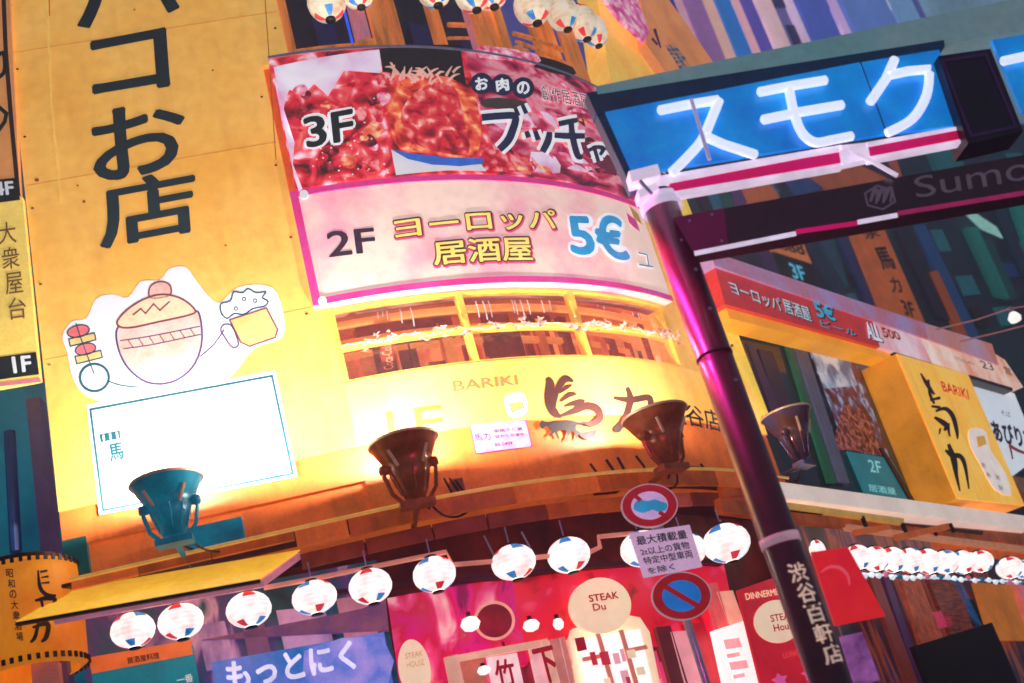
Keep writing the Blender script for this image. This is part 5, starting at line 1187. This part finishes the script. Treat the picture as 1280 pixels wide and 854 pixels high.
# far lane shopfront details
ln = thing('lane_shopfront', 'dark lane shopfront with timber screens behind the black board', 'shopfront', CW.p(*CW.uv(1150, 850, -.2), -.2))
for q, m in (([(1125, 720), (1150, 724), (1180, 800), (1152, 806)], mat('scr_orange', (176, 76, 44), .4, scale=8, var=.5)), ([(1160, 724), (1200, 728), (1222, 790), (1190, 796)], mat('scr_slats', (150, 60, 30), .4, c2=(40, 10, 20), scale=14, stretch=(.3, .3, 3))), ([(1218, 728), (1270, 732), (1300, 800), (1240, 800)], mat('scr_amber', (206, 116, 36), .5, scale=3)), ([(1190, 724), (1200, 726), (1232, 790), (1222, 790)], mat('scr_blue', (20, 90, 150), .5)), ([(1260, 728), (1300, 732), (1310, 790), (1284, 790)], mat('scr_pink', (216, 110, 130), .6)),
             ([(1088, 724), (1100, 724), (1150, 860), (1136, 860)], mat('scr_rust', (130, 50, 44), .35)), ([(1104, 722), (1112, 722), (1160, 860), (1150, 860)], mat('scr_violet', (70, 30, 80), .35)), ([(1168, 765), (1184, 763), (1192, 782), (1172, 786)], mat('scr_rose', (206, 50, 90), .5)), ([(1204, 748), (1218, 750), (1230, 782), (1216, 784)], DRK)):
    obj('screen', panel(CW, q, -.1, .05, 1, 2), m, ln)
t = thing('black_board', 'big blank black board at the lower right among the lane shopfronts', 'board', CW.p(*CW.uv(1200, 850, .4), .4))
obj('panel', panel(CW, [(1142, 808), (1240, 778), (1292, 900), (1182, 910)], .4, .05, 2, 2), mat('black_panel', (14, 12, 16), 0, .7), t)
t = thing('grey_notice', 'small lilac notice behind the pole foot right side', 'sign', G.p(*G.uv(1075, 850, -.5), -.5))
obj('panel', panel(G, [(1050, 796), (1078, 790), (1100, 850), (1070, 860)], -.5, .02, 1, 1), mat('notice_lilac', (190, 110, 190), .5, c2=(90, 50, 110), scale=6), t)

# ================================================================== buildings above the lane (plane BK) and far building
bkb = thing('lane_building', 'dark teal building above the lane with vertical fins and hanging strips', 'building', BK.p(BK.uv(1100, 350)[0], 0, 0))
bu0 = BK.uv(700, 240)[0]; bu1 = BK.uv(1290, 300)[0] + 6; zSP = BK.uv(1040, 160)[1]
obj('wall', rect(BK, bu0, bu1, 0, zSP, -.02, .3, 12), mat('lane_wall', (8, 22, 46), .3, c2=(6, 52, 64), scale=.6), bkb)
strips = [((868, 236), (884, 264), (12, 18, 30)), ((880, 234), (892, 262), (10, 100, 130)), ((894, 232), (906, 262), (8, 80, 80)), ((908, 230), (926, 258), (110, 60, 110))]
def fin(q, col, off=.03, m=None, nm='fin'): return obj(nm, panel(BK, q, off * 4, .2, 1, 4), m or mat('fin_%d_%d_%d' % col, col, .35, scale=1, stretch=(2, 2, .4)), bkb)
fin([(868, 236), (880, 234), (892, 262), (880, 264)], (14, 18, 40)); fin([(884, 233), (894, 231), (904, 260), (894, 262)], (10, 110, 140)); fin([(896, 231), (908, 229), (918, 258), (906, 260)], (8, 84, 74)); fin([(910, 228), (924, 226), (934, 254), (920, 257)], (96, 60, 120))
fin([(924, 226), (956, 220), (975, 246), (936, 253)], (222, 110, 54), .05); fin([(978, 216), (1000, 212), (1030, 236), (996, 243)], (20, 70, 130)); fin([(1000, 212), (1074, 200), (1110, 224), (1036, 237)], (196, 96, 54), .05)
fin([(1072, 204), (1098, 196), (1126, 220), (1112, 222)], (30, 16, 60), .06); fin([(1160, 188), (1196, 182), (1206, 208), (1172, 214)], (6, 110, 116), .05); fin([(1112, 194), (1118, 192), (1128, 220), (1122, 222)], (190, 90, 60), .07)
obj('plaque', poly(BK, [(952, 228), (962, 226), (976, 240), (966, 246)], .07), mat('fin_10_110_140', (10, 110, 140), .5), bkb)
fin([(1020, 296), (1040, 292), (1062, 358), (1056, 356)], (8, 70, 90)); fin([(1006, 300), (1018, 296), (1060, 372), (1046, 370)], (10, 44, 70), .04); fin([(1046, 292), (1062, 289), (1104, 396), (1090, 392)], (14, 50, 100), .04)
fin([(1142, 282), (1156, 280), (1226, 424), (1212, 420)], (16, 76, 130), .05); fin([(1120, 286), (1140, 282), (1190, 400), (1172, 396)], (8, 20, 40), .06); fin([(1163, 340), (1172, 338), (1210, 420), (1198, 416)], (186, 84, 34), .08)
fin([(1206, 284), (1222, 284), (1262, 372), (1246, 368)], (8, 120, 110), .05); fin([(1228, 296), (1238, 296), (1272, 372), (1262, 372)], (8, 70, 70), .05); fin([(1262, 250), (1284, 246), (1300, 310), (1286, 314)], (6, 130, 120), .05)
fin([(1240, 256), (1252, 254), (1290, 340), (1278, 342)], (6, 40, 60), .05)
fin([(942, 300), (958, 298), (976, 346), (962, 342)], (60, 34, 84), .05)
obj('pale_blade', poly(BK, [(1200, 261), (1222, 268), (1246, 284), (1254, 298), (1226, 286)], .3, 0, .03), mat('pale_mint', (160, 220, 206), .6), bkb)
bs = thing('orange_3f_sign', 'small orange sign with black 3F tab in cyan above the red fascia', 'sign', BK.p(*BK.uv(990, 350, .3), .3))
obj('panel', panel(BK, [(955, 303), (1000, 294), (1015, 330), (968, 318)], .3, .06, 1, 1), mat('sign_orange', (222, 122, 60), .55), bs)
obj('floor_tab', panel(BK, [(965, 314), (1015, 330), (1022, 356), (978, 344)], .305, .06, 1, 1), BLK, bs)
obj('lettering', text(BK, '3F', [(985, 328), (1002, 333), (1010, 352), (992, 348)], .309, .02), mat('cyan_text', (80, 190, 226), .8), bs)
obj('lettering', text(BK, '888', [(970, 304), (1002, 302), (1008, 320), (976, 312)], .304, .03), BRN, bs)
bs = thing('orange_strip_sign', 'long orange vertical sign with dark characters and 3F above the lane', 'sign', BK.p(*BK.uv(1150, 400, .35), .35))
obj('panel', panel(BK, [(1060, 290), (1104, 283), (1160, 412), (1102, 396)], .35, .06, 2, 4), mat('sign_deep_orange', (200, 96, 40), .5, scale=2), bs)
for ch, q in (('水', [(1078, 290), (1098, 286), (1102, 296), (1082, 300)]), ('馬', [(1090, 310), (1108, 308), (1122, 336), (1104, 338)]), ('力', [(1110, 346), (1122, 346), (1130, 366), (1116, 366)]), ('3F', [(1124, 374), (1140, 378), (1146, 398), (1132, 394)])):
    obj('lettering', text(BK, ch, q, .354, .035), mat('dark_brown_ink', (34, 10, 8), .03), bs)
# facade signs above the blue gate (same lane side, higher up)
us_ = thing('upper_lane_sign', 'tall yellow and orange lit lane sign above the blue gate sign', 'sign', F.p(*F.uv(765, 105, .1), .1))
obj('panel', panel(CW, [(742, -30), (770, -30), (838, 98), (765, 112)], .12, .3, 2, 4), mat('lit_soft_yellow', (238, 196, 90), .7, scale=1.5, c2=(236, 170, 70)), us_)
obj('side_panel', poly(CW, [(800, -10), (832, -6), (896, 84), (838, 98), (808, 56)], .25, 0, .2), mat('lit_soft_orange', (226, 140, 84), .62, scale=2), us_)
obj('blossom_panel', poly(CW, [(742, -20), (790, -20), (812, 40), (806, 52), (774, 22)], .3, 0, .05), photo_mat('blossom_print', [(.35, (190, 60, 120)), (.5, (226, 120, 170)), (.65, (238, 190, 200))], 6, .7, seed=4), us_)
brush([([(818, 36), (826, 60)], [4, 2]), ([(815, 48), (822, 56)], [3, 3])], us_, .256, mat('violet_ink', (90, 50, 110), .2), CW)
obj('lettering', text(CW, '営業中', [(830, 56), (842, 54), (866, 84), (850, 88)], .256, .03), mat('slate_ink', (70, 110, 140), .4), us_)
# far building with pale fins
fb = thing('far_building', 'blurred blue and violet building with pale vertical light fins at the top right', 'building', FAR.p(FAR.uv(1000, 40)[0], 0, 0))
fu0, fu1 = FAR.uv(780, 60)[0], FAR.uv(1290, 40)[0] + 6
obj('wall', rect(FAR, fu0 - 6, fu1, zSP + .01, 38, 0, .5, 10), mat('far_wall', (60, 60, 150), .6, c2=(110, 104, 150), scale=.25, stretch=(1, 1, .3)), fb)
for (x0, x1, y, col) in ((805, 862, 40, (18, 34, 140)), (862, 872, 60, (222, 160, 170)), (874, 898, 60, (150, 100, 160)), (898, 912, 60, (230, 176, 160)), (915, 934, 60, (20, 110, 190)), (935, 945, 60, (224, 160, 168)), (946, 962, 60, (84, 70, 160)), (964, 984, 55, (228, 184, 190)), (1002, 1009, 50, (222, 190, 220)), (1012, 1048, 45, (70, 90, 180)), (1052, 1060, 40, (206, 170, 220)), (1064, 1120, 35, (90, 120, 190)), (1124, 1150, 30, (110, 150, 190)), (1160, 1290, 20, (110, 140, 160))):
    a = FAR.uv(x0, y, .1)[0]; b = FAR.uv(x1, y, .1)[0]
    obj('light_fin', rect(FAR, a, b, zSP + .05, 37.9, .25, .3, 1), mat('far_%d_%d_%d' % col, col, .8, scale=.3, stretch=(1, 1, .2), var=.3), fb)
rs = random.Random(77)
LEDM = mat('far_ledge', (70, 66, 120), .5, scale=1); WLT = mat('far_lit_window', (226, 200, 190), .8, scale=1); WDK = mat('far_dark_window', (24, 30, 84), .4, scale=1)
for k in range(9):
    z_ = zSP + 1.2 + k * 2.1
    for q_ in range(14):
        u_ = fu0 + q_ * (fu1 - fu0) / 14 + rs.uniform(-.3, .3)
        obj('window', rect(FAR, u_, u_ + rs.uniform(.5, 1.0), z_ + .4, z_ + 1.6, .06, .04, 1), WLT if rs.random() < .22 else WDK, fb)
for k in range(40):
    x = rs.uniform(900, 1290); y = rs.uniform(210, 450)
    u_, z_ = BK.uv(x, y)
    if z_ > zSP - 1: continue
    obj('window', rect(BK, u_, u_ + rs.uniform(.4, .8), z_, z_ + rs.uniform(.5, 1.0), .02 + k * .001, .06, 1), [mat('lane_window_teal', (20, 110, 120), .35), mat('lane_window_dark', (8, 10, 22), .1), mat('lane_window_blue', (24, 56, 110), .35)][k % 3], bkb)
ws = thing('bulb_string', 'bare bulb on thin wires at the right edge above the lane fascia', 'light string', CW.p(*CW.uv(1268, 395, 1.0), 1.0))
bp_ = CW.p(*CW.uv(1268, 397, 1.0), 1.0)
obj('wire', tube([CW.p(*CW.uv(x, y, 1.0), 1.0) for x, y in ((1170, 412), (1220, 400), (1262, 386), (1300, 380))], .012, 6), mat('wire_pink', (196, 120, 110), .4), ws)
obj('wire', tube([CW.p(*CW.uv(x, y, 1.0), 1.0) for x, y in ((1200, 427), (1250, 415), (1300, 402))], .012, 6), mat('wire_pink', (196, 120, 110), .4), ws)
obj('bulb', lathe(bp_, [(0, -.1), (.09, -.07), (.11, 0), (.07, .07), (.04, .1), (0, .1)], 16), mat('bulb_glow', (255, 236, 226), 1.3), ws, True)
obj('bulb_socket', tube([bp_ + UPV * .09, bp_ + UPV * .2], .045, 10), STE, ws)

# ================================================================== thin haze added for bloom round the lamps and lifted blacks
hz = bpy.data.materials.new('bloom_haze'); hz.use_nodes = True
N_ = hz.node_tree.nodes; N_.remove(N_['Principled BSDF']); pv = N_.new('ShaderNodeVolumePrincipled')
pv.inputs['Color'].default_value = (.8, .92, .97, 1); pv.inputs['Density'].default_value = .006; pv.inputs['Anisotropy'].default_value = .5
hz.node_tree.links.new(pv.outputs[0], N_['Material Output'].inputs['Volume'])
HB = box3((5, 36, 20.5), Vector((1, 0, 0)), Vector((0, 1, 0)), 75, 60, 21.5)
obj('haze', (HB[0], HB[1], None), hz, kind='stuff')
